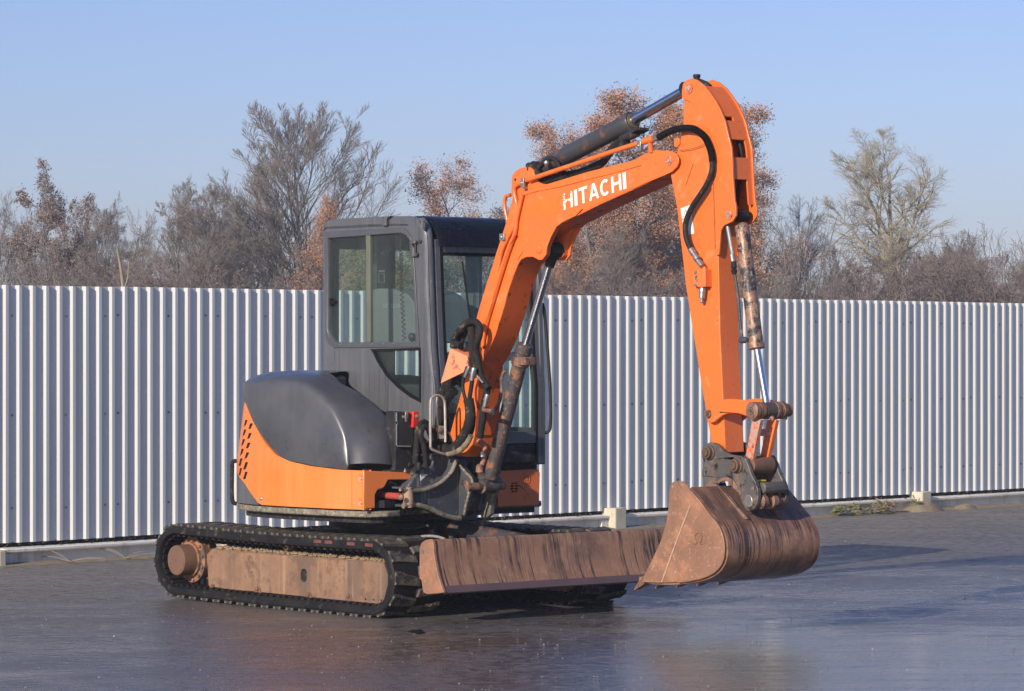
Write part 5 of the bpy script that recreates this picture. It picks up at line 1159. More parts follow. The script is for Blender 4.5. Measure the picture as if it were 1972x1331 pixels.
op = MB().tube(up, .0145, 12).build('oil_pipe', ORANGE, boom)
m = MB(); a1, b1_ = up[-1], [(2.58,-0.215,2.867)][0]; m.cyl([(2.482,-0.215,2.856)][0], [(2.562,-0.215,2.868)][0], .022, n=16); m.build('pipe_elbow', ORANGE, op)
m = MB(); m.cyl([(2.529,-0.215,2.86)][0], [(2.523,-0.2,2.791)][0], .016, n=12); m.build('pipe_support', ORANGE, op)
m = MB(); m.cyl([(2.558,-0.215,2.867)][0], [(2.605,-0.215,2.875)][0], .016, n=6); m.cyl([(2.58,-0.215,2.869)][0], [(2.59,-0.215,2.872)][0], .021, n=6); m.build('hose_nut', STEEL, op)
def clamp(c, plane_y, w, h, name='pipe_clamp'):
    m = MB(); x, _, z = c; m.box(x-w, x+w, plane_y-.038, plane_y-.022, z-h, z+h); m.box(x-w*.5, x+w*.5, plane_y-.022, plane_y+.012, z-h*1.1, z-h*.6)
    m.lathe((x, plane_y-.037, z), (x, -9, z), [(0, .010), (.006, .010), (.007, .006), (.012, .006)], 6); return m.build(name, STEEL, boom, bevel=.003)
clamp([(2.45,-0.2,2.83)][0], -.195, .016, .032); clamp([(1.407,-0.2,2.65)][0], -.195, .014, .032); clamp([(1.216,-0.2,2.324)][0], -.195, .022, .022); 
m = MB(); m.prism([(1.282,2.332),(1.303,2.333),(1.286,2.27),(1.267,2.268)], -.202, -.191); m.build('pipe_slot', TRIM, boom)
# boom bracket: folded orange guard near the cab
gp = [(0.807,-0.3,1.639),(0.97,-0.3,1.59),(0.978,-0.3,1.507),(0.711,-0.3,1.422)]
g2 = [Vector(p) for p in gp]; m = MB(); th = Vector((0, .008, 0)); back = [p+Vector((-.02, .12, .01)) for p in (g2[0], g2[1])]
m.add(g2+[p+th for p in g2], [(0, 1, 2, 3), (7, 6, 5, 4), (0, 4, 5, 1), (1, 5, 6, 2), (2, 6, 7, 3), (3, 7, 4, 0)])
m.add([g2[0]+th*1.2, g2[1]+th*1.2, back[1], back[0]]+[p-Vector((0, 0, .006)) for p in (g2[0]+th*1.2, g2[1]+th*1.2, back[1], back[0])], [(0, 1, 2, 3), (7, 6, 5, 4), (0, 4, 5, 1), (1, 5, 6, 2), (2, 6, 7, 3), (3, 7, 4, 0)])
m.build('hose_guard', MAT('faded_guard_paint', (.80, .30, .15), (.72, .24, .11), 4, .55, bump=.1, spots=[((.25, .12, .08), 16, .62, .68, .8)]), boom, smooth=0)
# hose bundles
hs = MB()
hs.tube([(0.907,-0.3,1.655),(0.845,-0.3,1.681),(0.873,-0.3,1.734),(0.927,-0.3,1.76)]+[(0.902,-0.3,1.761),(0.978,-0.3,1.801),(1.041,-0.3,1.805),(1.085,-0.3,1.776),(1.085,-0.3,1.719),(1.054,-0.3,1.663)]+[(1.05,-0.29,1.594),(1.077,-0.29,1.499),(1.13,-0.29,1.421),(1.163,-0.29,1.391)], .021, 12, 5, .06)
hs.tube([(0.796,-0.27,1.647),(0.841,-0.27,1.72),(0.904,-0.27,1.769),(0.955,-0.27,1.789),(0.974,-0.27,1.744),(0.98,-0.27,1.663)]+[(0.972,-0.27,1.655),(0.999,-0.27,1.568),(1.066,-0.27,1.464)], .024, 12, 5, .06)
hs.tube([(0.843,-0.25,1.638),(0.868,-0.25,1.712),(0.919,-0.25,1.761),(0.969,-0.25,1.785)], .018, 10, 5, .05)
hs.build('sleeved_hose', SLEEVE, boom)
hs = MB()
hs.tube([(1.003,-0.33,1.525),(0.969,-0.33,1.455),(0.963,-0.33,1.394),(0.983,-0.33,1.333),(1.016,-0.33,1.29)], .011, 10); hs.tube([(1.054,-0.33,1.456),(1.041,-0.33,1.395),(1.027,-0.33,1.334),(1.023,-0.33,1.291)], .014, 10)
hs.build('hose_end', HOSE, boom)
hs = MB()
hs.tube([(1.016,-0.33,1.325),(1.033,-0.33,1.256),(1.027,-0.33,1.186),(0.983,-0.33,1.108),(0.908,-0.33,1.036),(0.827,-0.33,1.008),(0.745,-0.33,1.033),(0.676,-0.33,1.093),(0.648,-0.33,1.145)], .033, 14, 6, .05)
hs.tube([(1.026,-0.31,1.221),(1.013,-0.31,1.151),(0.979,-0.31,1.09),(0.918,-0.31,1.036),(0.857,-0.31,1.009)], .026, 14, 6, .05)
hs.build('sleeved_hose', SLEEVE, boom)
MB().tube([(1.058,-0.345,1.101),(1.021,-0.345,1.056),(0.967,-0.345,1.016),(0.899,-0.345,0.993),(0.838,-0.345,0.985)], .018, 12, 5, .12).build('frayed_sleeve', MAT('frayed_tan_sleeve', (.30, .24, .15), (.09, .075, .055), 12, .9, bump=1), boom)
hs = MB(); hs.tube([(1.138,-0.28,1.408),(1.129,-0.28,1.361),(1.098,-0.28,1.274),(1.092,-0.28,1.204),(1.078,-0.28,1.143),(1.065,-0.28,1.087)], .022, 12, 5, .08); hs.build('sleeved_hose', SLEEVE, boom)
for a, b, r in (([(1.036,-0.34,1.529),(0.995,-0.34,1.464)], None, .012), ([(1.082,-0.34,1.521),(1.058,-0.34,1.443)], None, .018), ([(1.078,-0.32,1.477),(1.145,-0.32,1.426)], None, .008), ([(1.162,-0.3,1.357),(1.135,-0.3,1.283)], None, .016)):
    p, q = Vector(a[0]), Vector(a[1]); L_ = (q-p).length; m = MB(); m.lathe(p, q, [(0, r*.8), (L_*.1, r), (L_*.35, r), (L_*.36, r*1.25), (L_*.5, r*1.25), (L_*.51, r*.9), (L_, r*.9)], 12); m.build('crimped_fitting', STEEL, boom)
m = MB(); m.tube([(1.131,-0.3,1.283),(1.126,-0.3,1.261),(1.168,-0.3,1.256),(1.208,-0.3,1.256)], .013, 10); m.build('elbow_fitting', RUSTY, boom)
fz = MB(); rr = random.Random(3)
for k in range(900):          # frayed sleeve fibres hanging between hoses
    t = rr.random(); a = Vector([(0.644,-0.2,1.293)][0]).lerp(Vector([(0.753,-0.2,1.444)][0]), t)+Vector((rr.gauss(0, .03), rr.gauss(0, .03), rr.gauss(0, .05))); d = Vector((rr.gauss(0, .01), rr.gauss(0, .01), rr.uniform(-.03, .0)))
    fz.add([a, a+Vector((.0025, 0, .0)), a+d], [(0, 1, 2)])
fz.build('frayed_fibre', SLEEVE, boom, kind='stuff', smooth=0)
hs = MB(); hs.tube([(0.564,-0.18,1.336),(0.606,-0.18,1.39),(0.661,-0.18,1.417),(0.73,-0.18,1.444),(0.784,-0.18,1.418)], .03, 12, 5, .1); hs.tube([(0.54,-0.16,1.247),(0.568,-0.16,1.292),(0.609,-0.16,1.328),(0.678,-0.16,1.373)], .03, 12, 5, .1); hs.tube([(0.567,-0.2,1.142),(0.588,-0.2,1.213),(0.602,-0.2,1.266)], .028, 12, 5, .12); hs.build('sleeved_hose', SLEEVE, boom)

# ---------------------------------------------------------------- boom cylinder
c0 = Vector([(0.92,-0.09,0.779)][0]); cm = Vector([(1.273,-0.09,1.664)][0]); c1 = Vector([(1.538,-0.09,2.241)][0])
c0.y = cm.y = c1.y = -.09; ax = (cm-c0).normalized(); L_ = (cm-c0).length
bc = MB().lathe(c0, cm, [(.045, .030), (.06, .046), (L_-.06, .046), (L_-.055, .052), (L_-.005, .052), (L_, .047), (L_+.004, .026)], 32).build('boom_cylinder', CYL, EX)
MB().lathe(c0-Vector((0, .055, 0)), c0+Vector((0, 9, 0)), [(0, .045), (.11, .045)], 28).build('cylinder_eye', CYL, bc)
MB().lathe((c0.x, -.26, c0.z), (c0.x, 9, c0.z), [(0, .012), (.003, .024), (.02, .026), (.30, .026)], 20).build('cylinder_pin', RUSTY, bc)
MB().cyl(cm-ax*.05, c1-ax*.03, .0245, n=28).build('cylinder_rod', CHROME, bc)
MB().lathe(c1-Vector((0, .05, 0)), c1+Vector((0, 9, 0)), [(0, .046), (.10, .046)], 28).build('rod_eye', BLACK, bc)
MB().lathe(c1-ax*.11, c1, [(0, .030), (.05, .034), (.10, .030)], 20).build('rod_neck', BLACK, bc)
MB().lathe(c1-Vector((-.005, .051, 0.0)), c1-Vector((-.005, 9, 0)), [(0, .012), (.006, .012), (.008, .006)], 8).build('eye_bolt', BRACKET, bc)
cl = [(1.34,-0.14,1.596)][0]; m = MB(); pc = c0+ax*(L_-.115); m.lathe(pc-ax*.02, pc+ax, [(0, .058), (.04, .058)], 24); m.box(pc.x-.02, pc.x+.10, -.14, -.04, pc.z-.022, pc.z+.028); m.build('pipe_band', RUSTY, bc, bevel=.004)
m = MB(); m.tube([(1.161,-0.145,1.503),(1.127,-0.145,1.481),(1.114,-0.145,1.446),(1.114,-0.145,1.385),(1.101,-0.145,1.333),(1.074,-0.145,1.28),(1.027,-0.145,1.254)], .012, 10); m.build('feed_pipe', RUSTY, bc)
MB().tube([(0.859,-0.145,1.063),(0.92,-0.145,1.055),(0.953,-0.145,1.025),(0.957,-0.145,0.982),(0.94,-0.145,0.937),(0.92,-0.145,0.902)], .016, 12).build('feed_pipe', MAT('salmon_rust_pipe', (.40, .19, .13), (.30, .13, .09), 8, .6), bc)
c = [(0.924,-0.16,0.889)][0]; MB().lathe(Vector(c)-Vector((.0, .0, .03)), Vector(c)+Vector((.004, 0, 9)), [(0, .014), (.01, .026), (.05, .024), (.06, .012)], 14).build('banjo_fitting', RUSTO, bc)
c = [(0.968,-0.175,0.981)][0]; MB().lathe(Vector(c)-Vector((.0, .0, .015)), Vector(c)+Vector((0, 0, 9)), [(0, .0215), (.03, .0215)], 14).build('pipe_clip', STEEL, bc)
c = [(1.053,-0.165,1.246)][0]; MB().lathe(Vector(c)-Vector((.0, .0, .02)), Vector(c)+Vector((0.001, 0, 9)), [(0, .018), (.04, .020)], 8).build('pipe_clip', STEEL, bc)

# ---------------------------------------------------------------- wire loop guard in front of the cab corner
lp = [(0.82,-0.472,1.028),(0.82,-0.474,1.185),(0.82,-0.472,1.307),(0.82,-0.455,1.337),(0.82,-0.421,1.348),(0.82,-0.387,1.341),(0.82,-0.364,1.319),(0.82,-0.356,1.271),(0.82,-0.352,1.096),(0.82,-0.352,1.057)]
wl = MB().tube(lp, .0085, 10, 5).build('wire_loop', WIRE, EX)
MB().tube([(0.82,-0.472,1.028),(0.82,-0.455,1.011),(0.82,-0.392,0.99),(0.82,-0.347,0.981)], .0085, 10).build('loop_foot', WIRE, wl)
MB().tube([(0.79,-0.396,1.342),(0.79,-0.395,1.253),(0.79,-0.39,1.149),(0.79,-0.386,1.079)], .005, 8).build('loop_stay', WIRE, wl)
m = MB().prism([(p[1], p[2]) for p in [(0.8,-0.408,1.162),(0.8,-0.33,1.155),(0.8,-0.328,1.078),(0.8,-0.382,1.077)]], .800, .806, axis='x').build('lamp_plate', MAT('weathered_plate', (.42, .39, .33), (.28, .25, .2), 20, .6, bump=.4), wl)
c = [(0.81,-0.378,1.127)][0]; MB().lathe((.807, c[1], c[2]), (9, c[1], c[2]), [(0, .022), (.006, .020), (.007, .010), (.011, .008)], 12).build('plate_bolt', RUSTY, wl)
MB().tube([(0.8,-0.313,1.117),(0.8,-0.296,1.09),(0.8,-0.279,1.055)], .007, 8).build('grease_line', STEEL, wl)

# ---------------------------------------------------------------- dipper arm
A0, A1 = -.175, -.020
arm_body = [(2.774,3.146),(2.83,3.149),(2.895,3.085),(2.994,3.004),(3.045,2.927),(3.071,2.747),(3.083,2.597),(3.079,2.358),(3.058,2.174),(3.071,1.732),(3.096,1.344),(3.117,1.04),(3.011,1.044),(2.985,1.163),(2.951,1.288),(2.865,1.66),(2.787,2.004),(2.713,2.459),(2.66,2.652),(2.686,2.733),(2.734,2.822),(2.765,2.941)]
arm = MB().prism(arm_body, A0+.002, A1-.002).build('dipper_arm', ORANGE, EX, bevel=.004)
upper = [(2.769,3.137),(2.778,3.176),(2.804,3.196),(2.847,3.205),(2.899,3.19),(2.96,3.153),(3.007,3.108),(3.058,3.052),(3.092,3.002),(3.126,2.941),(3.151,2.862),(3.177,2.792),(3.185,2.709),(3.189,2.623),(3.202,2.494),(3.215,2.443),(3.215,2.396),(3.185,2.364),(3.117,2.345),(3.092,2.316),(3.079,2.2),(3.075,2.176),(3.054,2.174),(3.041,2.21),(3.02,2.45),(3.011,2.659),(3.011,2.839),(2.968,2.946),(2.895,3.025),(2.83,3.073),(2.769,3.092)]
pl = MB(); pl.prism(upper, A0-.012, A0+.0015); pl.prism(upper, A1-.0015, A1+.012); pl.build('head_plate', ORANGE, arm, bevel=.002)
# back cover between the plates, with its cut-outs
curve = [(2.921,3.173),(2.96,3.147),(3.007,3.102),(3.054,3.049),(3.088,2.999),(3.122,2.938),(3.147,2.859),(3.168,2.79),(3.177,2.709),(3.181,2.623),(3.189,2.533),(3.198,2.45)]
CV = dense([tuple(p) for p in curve], 4)
def zs(z0, z1): return [p for p in CV if z0 <= p[1] <= z1]
zt = [Ms_z for Ms_z in ()]
cz1 = [(3.086,2.973)][0][1]; cz2 = [(3.086,2.95)][0][1]; cz3 = [(3.15,2.839)][0][1]; cz4 = [(3.15,2.734)][0][1]; cz5 = [(3.163,2.609)][0][1]; 
def cover(za, zb, y0=A0+.002, y1=A1-.002, name='back_cover'):
    P = [p for p in CV if zb < p[1] < za]
    def at(z):
        for a, b in zip(CV, CV[1:]):
            if (a[1]-z)*(b[1]-z) <= 0: t = (z-a[1])/(b[1]-a[1]+1e-9); return (lerp(a[0], b[0], t)-.004, z)
        return CV[-1]
    P = [at(za)]+[(p[0]-.004, p[1]) for p in P]+[at(zb)]
    MB().strip(P, y0, y1, -.012).build(name, ORANGE_WORN if name != 'back_cover' else ORANGE, arm, smooth=60)
cover(CV[3][1], cz1); cover(cz2-.002, cz3, A0+.002, A1-.002); cover(cz4, cz5)
cover(cz1-.0005, cz2-.0015, A0+.075, A1-.002); cover(cz3-.0005, cz4+.0005, A0+.125, A1-.002); cover(cz5-.0005, CV[-2][1], A0+.118, A1-.002)
MB().prism([(2.818,3.047),(2.947,2.965),(3.054,2.75),(3.075,2.629),(3.088,2.45),(2.99,2.333),(2.99,2.663),(2.96,2.874)], A0+.010, A0+.02).build('inner_shade_plate', TRIM, arm)  # black sheet stands in for the shade inside the hollow head
MB().tube([(3.105,-0.07,2.857),(3.132,-0.07,2.796),(3.139,-0.07,2.737),(3.137,-0.07,2.663),(3.126,-0.07,2.589),(3.105,-0.07,2.515),(3.1,-0.07,2.456)], .014, 10).build('inner_hose', HOSE, arm)
c = [(2.832,3.147)][0]; MB().lathe((c[0], A0-.0125, c[1]), (c[0], -9, c[1]), [(0, .030), (.006, .030), (.007, .022), (.003, .021), (.011, .016), (.012, .006)], 24).build('head_pin', ORANGE_CHIP, arm)
c = [(3.163,2.403)][0]; bp_ = c; MB().lathe((c[0], A0-.0125, c[1]), (c[0], -9, c[1]), [(0, .024), (.006, .024), (.007, .017), (.003, .016), (.009, .012)], 24).build('cylinder_pin', ORANGE_CHIP, arm)
m = MB(); k_ = [(2.804,-0.1,3.219)][0]; m.lathe((k_[0], k_[1], k_[2]-.05), (k_[0], k_[1], 9), [(0, .020), (.045, .018), (.05, .022), (.065, .022), (.067, .01)], 12); m.tube([(2.811,-0.1,3.192),(2.849,-0.1,3.179),(2.887,-0.1,3.165),(2.908,-0.1,3.149)], .022, 10, 4, .05); m.build('top_grease_cap', BLACK, arm)
# warning sticker
stk = [(2.743,2.454),(2.825,2.472),(2.859,2.307),(2.822,2.3),(2.756,2.394)]
MB().prism([(2.744,2.454),(2.826,2.472),(2.86,2.305),(2.781,2.294)], A0+.0005, A0+.0018).build('warning_sticker', WHITE, arm, smooth=0)
m = MB(); t3 = [Vector(p) for p in [(2.761,-0.175,2.389),(2.789,-0.175,2.444),(2.809,-0.175,2.398)]]
for a, b in ((0, 1), (1, 2), (2, 0)): m.tube([t3[a], t3[b]], .0012, 4, 1)
m.build('sticker_triangle', TRIM, arm)
wl_ = MB()
for L in ([(2.753,-0.189,2.791),(2.838,-0.189,2.794),(2.912,-0.189,2.806),(2.963,-0.189,2.819)], [(3.03,-0.189,2.68),(3.037,-0.189,2.5),(3.044,-0.189,2.329),(3.049,-0.189,2.21)], [(2.85,-0.174,2.709),(2.823,-0.174,2.654),(2.788,-0.174,2.587)]): wl_.tube(L, .0022, 5, 4, .3)
wl_.build('weld_seam', MAT('dirty_weld', (.42, .10, .02), (.15, .06, .03), 30, .6), arm)
# wrapped hose with fittings, valve block
wh = [(2.603,-0.215,2.873),(2.653,-0.215,2.889),(2.728,-0.215,2.909),(2.815,-0.215,2.916),(2.889,-0.215,2.909),(2.938,-0.215,2.89),(2.987,-0.215,2.858),(3.018,-0.215,2.816),(3.042,-0.215,2.764),(3.051,-0.215,2.712),(3.049,-0.215,2.661),(3.03,-0.215,2.619),(2.994,-0.215,2.569),(2.938,-0.215,2.511),(2.889,-0.215,2.462),(2.852,-0.215,2.411),(2.83,-0.215,2.36),(2.83,-0.215,2.309),(2.842,-0.215,2.266),(2.865,-0.215,2.226),(2.877,-0.215,2.209)]
ho = MB().tube(wh, .0165, 12, 5).build('auxiliary_hose', HOSE, arm)
wp = MB(); P = dense([tuple(p) for p in wh[:10]], 8)
for i in range(0, len(P)-1, 1):
    a = Vector(P[i]); b = Vector(P[i+1]); 
    wp.lathe(a, b, [(0, .0175), (.004, .0215), ((b-a).length-.002, .0215), ((b-a).length, .0175)], 10)
wp.build('spiral_wrap', MAT('glossy_spiral_wrap', (.012, .012, .013), None, 6, .3, bump=.2), ho, smooth=25)
m = MB(); a, b = [Vector(p) for p in [(2.874,-0.215,2.211),(2.932,-0.215,2.15)]]; L_ = (b-a).length
m.lathe(a, b, [(0, .019), (L_*.45, .019), (L_*.46, .016), (L_*.7, .016), (L_*.71, .021), (L_, .021)], 14); a2, b2 = [Vector(p) for p in [(2.933,-0.215,2.145),(2.969,-0.215,2.113)]]; m.tube([b, a2, b2], .017, 12); m.build('hose_fitting', STEEL, ho)
vb = MB().prism([(2.93,2.096),(3.001,2.094),(3.005,1.993),(2.943,1.992)], -.225, A0+.001).build('valve_block', ORANGE_WORN, arm, bevel=.003)
MB().prism([(2.885,2.087),(2.93,2.087),(2.943,2.041),(2.943,1.994),(2.886,2.002)], -.215, A0+.001).build('valve_lug', ORANGE_WORN, vb, bevel=.003)
for c in [(2.915,2.078),(2.916,2.006)]: MB().lathe((c[0], -.2155, c[1]), (c[0], -9, c[1]), [(0, .009), (.008, .009), (.009, .004)], 10).build('block_bolt', STEEL, vb)
c = [(2.933,2.044)][0]; MB().lathe((c[0], -.216, c[1]), (c[0], -9, c[1]), [(0, .018), (.008, .018), (.009, .013), (.005, .012)], 16).build('port_plug', RUSTO, vb)
c = [(2.961,-0.205,1.992)][0]; d = [(2.952,-0.205,1.9)][0]; a, b = Vector(c), Vector(d); L_ = (b-a).length
MB().lathe(a, b, [(0, .015), (L_*.08, .020), (L_*.35, .020), (L_*.36, .017), (L_*.45, .019), (L_*.7, .019), (L_*.72, .010), (L_*.82, .010), (L_*.83, .013), (L_*.93, .013), (L_, .006)], 16).build('quick_coupling', STEEL, vb)
c = [(2.959,-0.19,2.109)][0]; MB().cyl(c, [(2.961,-0.19,2.091)][0], .014, n=12).build('block_stub', ORANGE_WORN, vb)
c = [(3.119,1.676)][0]; MB().lathe(([(3,-0.06,1.677)][0][0]*0+c[0]+.03, -.1, c[1]), (9, -.1, c[1]), [(0, .006), (.001, .005)], 8)
# arm cylinder on the boom
a0 = Vector([(1.417,-0.1,2.735)][0]); am = Vector([(2.257,-0.1,2.992)][0]); a1 = Vector([(2.741,-0.1,3.157)][0]); ax = (am-a0).normalized(); L_ = (am-a0).length
ac = MB().lathe(a0, am, [(.03, .035), (.07, .052), (.08, .056), (L_-.10, .056), (L_-.095, .062), (L_-.01, .062), (L_, .056), (L_+.001, .045)], 36).build('arm_cylinder', CYLD, EX)
MB().lathe(am+ax*.0015, am+ax, [(0, .046), (.006, .045), (.008, .032)], 28).build('brass_wiper_ring', MAT('dull_brass', (.22, .18, .10), None, 6, .4, metal=.5), ac)
MB().lathe(a0-Vector((0, .05, 0)), a0+Vector((0, 9, 0)), [(0, .052), (.1, .052)], 28).build('cylinder_eye', BLACK, ac)
MB().cyl(am-ax*.05, a1-ax*.0, .031, n=32).build('cylinder_rod', CHROME, ac)
MB().lathe(a1-Vector((0, .05, 0)), a1+Vector((0, 9, 0)), [(0, .036), (.1, .036)], 28).build('rod_eye', BLACK, ac)
m = MB(); kn = [(1.409,-0.145,2.748)][0]; m.lathe(kn, Vector(kn)+Vector((.03, 0, 1)), [(-.03, .03), (-.02, .045), (.02, .045), (.03, .03)], 16); m.tube([(1.418,-0.15,2.733),(1.455,-0.15,2.709),(1.48,-0.15,2.672)], .03, 10)
m.tube([(1.483,-0.165,2.744),(1.538,-0.165,2.778),(1.579,-0.165,2.796),(1.62,-0.165,2.792),(1.654,-0.165,2.768),(1.674,-0.165,2.736),(1.687,-0.165,2.708),(1.714,-0.165,2.689)], .014, 10); m.tube([(1.439,-0.15,2.664),(1.508,-0.15,2.648),(1.576,-0.15,2.664),(1.644,-0.15,2.684),(1.711,-0.15,2.699)], .022, 10); m.tube([(1.616,-0.15,2.667),(1.684,-0.15,2.678),(1.738,-0.15,2.689)], .018, 10); m.build('cylinder_hose', HOSE, ac)
m = MB(); c = [(1.581,-0.185,2.766)][0]; m.lathe(c, Vector(c)+Vector((.3, 0, 1)), [(-.015, .012), (0, .02), (.015, .012)], 8); m.build('pipe_union', STEEL, ac)
m = MB(); m.tube([(1.716,-0.13,2.691),(1.81,-0.13,2.7),(1.89,-0.13,2.715),(1.969,-0.13,2.736),(2.022,-0.13,2.754),(2.068,-0.13,2.792),(2.114,-0.13,2.834),(2.153,-0.13,2.864),(2.192,-0.13,2.879)], lambda t: .026-.008*abs(t-.4), 12); m.build('rubber_duct', HOSE, ac)
m = MB(); m.tube([(2.181,-0.12,2.88),(2.233,-0.12,2.9),(2.285,-0.12,2.913),(2.317,-0.12,2.922)], .028, 12, 4, .08); m.build('hose_saddle', BLACK, ac)
m = MB(); m.prism([(2.135,2.833),(2.226,2.877),(2.233,2.837),(2.2,2.846)], -.15, -.09); m.prism([(2.278,2.936),(2.349,2.948),(2.362,2.932),(2.304,2.913)], -.16, -.06); m.build('hose_bracket', BLACK, ac)
pk = [(2.706,2.866)][0]
MB().prism([(2.699,2.866),(2.742,2.864),(2.746,2.83),(2.724,2.809),(2.701,2.814)], A0-.01, A0+.001).build('stop_plate', ORANGE, arm, bevel=.003)

# ---------------------------------------------------------------- bucket cylinder
yb = -.0975
b0 = Vector((bp_[0], yb, bp_[1])); bm_ = Vector([(3.294,-0.098,1.636)][0]); b1 = Vector([(3.38,-0.098,1.293)][0]); 
ax = (bm_-b0).normalized(); L_ = (bm_-b0).length
bk_ = MB().lathe(b0, bm_, [(.045, .025), (.06, .042), (L_-.035, .042), (L_-.034, .047), (L_-.004, .047), (L_, .042), (L_+.001, .03)], 32).build('bucket_cylinder', CYLA, EX)
MB().lathe(b0-Vector((0, .045, 0)), b0+Vector((0, 9, 0)), [(0, .036), (.09, .036)], 24).build('cylinder_eye', BLACK, bk_)
MB().cyl(bm_-ax*.04, b1, .0205, n=28).build('cylinder_rod', CHROME, bk_)
m = MB(); a, b = [Vector(p) for p in [(3.115,-0.155,2.341),(3.156,-0.155,2.177)]]; m.cyl(a, b, .012, n=12); m.build('galvanised_pipe', MAT('dull_zinc_pipe', (.30, .31, .30), (.22, .23, .22), 20, .5, metal=.3), bk_)
m = MB(); a, b = [Vector(p) for p in [(3.153,-0.155,2.177),(3.162,-0.155,2.137)]]; m.lathe(a, b, [(0, .015), ((b-a).length, .013)], 8); m.build('pipe_nut', STEEL, bk_)
m = MB(); a, b = [Vector(p) for p in [(3.164,-0.155,2.137),(3.169,-0.155,2.065)]]; L2 = (b-a).length; m.lathe(a, b, [(0, .015), (L2*.5, .017), (L2*.55, .011), (L2*.7, .018), (L2, .014)], 10); m.build('pipe_union', BLACK, bk_)
MB().tube([(3.167,-0.15,2.065),(3.186,-0.15,1.98),(3.199,-0.15,1.891),(3.209,-0.15,1.801),(3.227,-0.15,1.703)], .0095, 10).build('feed_pipe', CYL, bk_)
m = MB(); c = [(3.231,-0.15,1.685)][0]; m.lathe(Vector(c)-Vector((.02, 0, 0)), Vector(c)+Vector((9, 0, .5)), [(0, .015), (.01, .019), (.04, .019), (.06, .012)], 14); m.build('elbow_fitting', BRACKET, bk_)

# ---------------------------------------------------------------- tipping link
arch = [(2.991,1.263),(2.993,1.28),(3.004,1.293),(3.029,1.307),(3.075,1.33),(3.125,1.344),(3.182,1.35),(3.248,1.349),(3.314,1.342),(3.371,1.329),(3.403,1.316),(3.418,1.299),(3.421,1.269),(3.413,1.245),(3.395,1.237),(3.375,1.237),(3.322,1.256),(3.273,1.267),(3.224,1.27),(3.174,1.267),(3.133,1.256),(3.1,1.238),(3.066,1.216),(3.037,1.211),(3.008,1.221),(2.996,1.243)]
lk = MB(); lk.prism(arch, -.215, -.193); 
link = lk.build('tipping_link', ORANGE, EX, bevel=.004)
MB().prism(arch, -.003, .019).build('far_link_plate', ORANGE, link, bevel=.004)
pA = [(3.021,1.262)][0]; pB = [(3.38,1.285)][0]
MB().lathe((pA[0], -.2155, pA[1]), (pA[0], -9, pA[1]), [(-.03, .024), (.012, .024), (.013, .016), (.008, .015), (.016, .011), (.017, .004)], 24).build('link_pin', RUSTY, link)
m = MB(); m.lathe((pB[0], -.225, pB[1]), (pB[0], 9, pB[1]), [(-.008, .036), (.0, .050), (.025, .051), (.03, .044), (.04, .049), (.075, .049), (.078, .043), (.09, .043)], 32); m.build('link_boss', RUSTY, link)
m = MB(); m.lathe((pB[0], -.134, pB[1]), (pB[0], 9, pB[1]), [(0, .048), (.074, .048)], 32); m.build('rod_eye', MAT('dark_cast_eye', (.05, .045, .045), (.12, .08, .06), 8, .5, bump=.3), link)
m = MB(); m.lathe((pB[0], -.058, pB[1]), (pB[0], 9, pB[1]), [(0, .042), (.005, .050), (.045, .050), (.05, .044), (.055, .051), (.085, .050), (.09, .038), (.13, .038), (.135, .028)], 32); m.build('link_boss', RUSTY, link)
MB().lathe((pB[0], -.227, pB[1]), (pB[0], -9, pB[1]), [(-.01, .024), (.006, .024), (.007, .016), (.003, .014), (.009, .009)], 20).build('link_pin', CYL, link)
c = [(3.452,-0.13,1.243)][0]; MB().lathe(Vector(c), Vector(c)+Vector((.5, -1, -.2)), [(0, .015), (.02, .013), (.022, .006)], 12).build('grease_plug', RUSTY, link)
c = [(3.4,0.03,1.243)][0]; MB().lathe(Vector(c), Vector(c)+Vector((.6, -.6, -.2)), [(0, .010), (.02, .009)], 10).build('retaining_bolt', BLACK, link)
leg1 = [(3.346,1.236),(3.415,1.234),(3.394,1.165),(3.35,1),(3.293,1.021),(3.329,1.158)]
leg2 = [(3.337,1.231),(3.408,1.231),(3.386,1.157),(3.337,0.997),(3.28,1.018),(3.313,1.144)]
m = MB(); m.prism(leg1, -.19, -.160); l1 = m.build('link_leg', ORANGE_CHIP, link, bevel=.004)
m = MB(); m.prism(leg2, -.058, -.028); m.build('link_leg', ORANGE_WORN, link, bevel=.004)
q = [(3.329,1.18),(3.37,1.18),(3.37,1.14),(3.325,1.139)]; m = MB(); m.prism(q, -.1595, -.0585); m.build('link_cross_bar', ORANGE_CHIP, link, bevel=.003)
pC = [(3.26,0.972)][0]
pCc = [(3.313,0.971)][0]
cb = MB().lathe((pCc[0]-.0, -.185, pCc[1]), (pCc[0], 9, pCc[1]), [(0, .055), (.165, .055)], 32).build('lower_link_boss', HUB, link)

# ---------------------------------------------------------------- quick coupler
cp = [(2.993,1.047),(2.993,1.07),(3.008,1.088),(3.037,1.098),(3.066,1.098),(3.1,1.089),(3.129,1.067),(3.158,1.046),(3.207,1.031),(3.273,1.027),(3.306,1.028),(3.326,1.014),(3.35,0.98),(3.379,0.918),(3.407,0.884),(3.427,0.844),(3.431,0.798),(3.419,0.752),(3.395,0.725),(3.363,0.715),(3.33,0.723),(3.306,0.748),(3.285,0.794),(3.244,0.836),(3.224,0.849),(3.195,0.878),(3.158,0.885),(3.116,0.872),(3.083,0.86),(3.05,0.859),(3.008,0.857),(2.987,0.871),(2.975,0.906),(2.976,0.935),(2.991,0.965),(3,0.994)]
hole1 = [(3.162,1.011),(3.171,1.006),(3.162,0.999),(3.153,1.005)]; hole2 = [(2.998,0.93),(3.006,0.936),(3.013,0.932),(3.008,0.913),(3,0.909)]
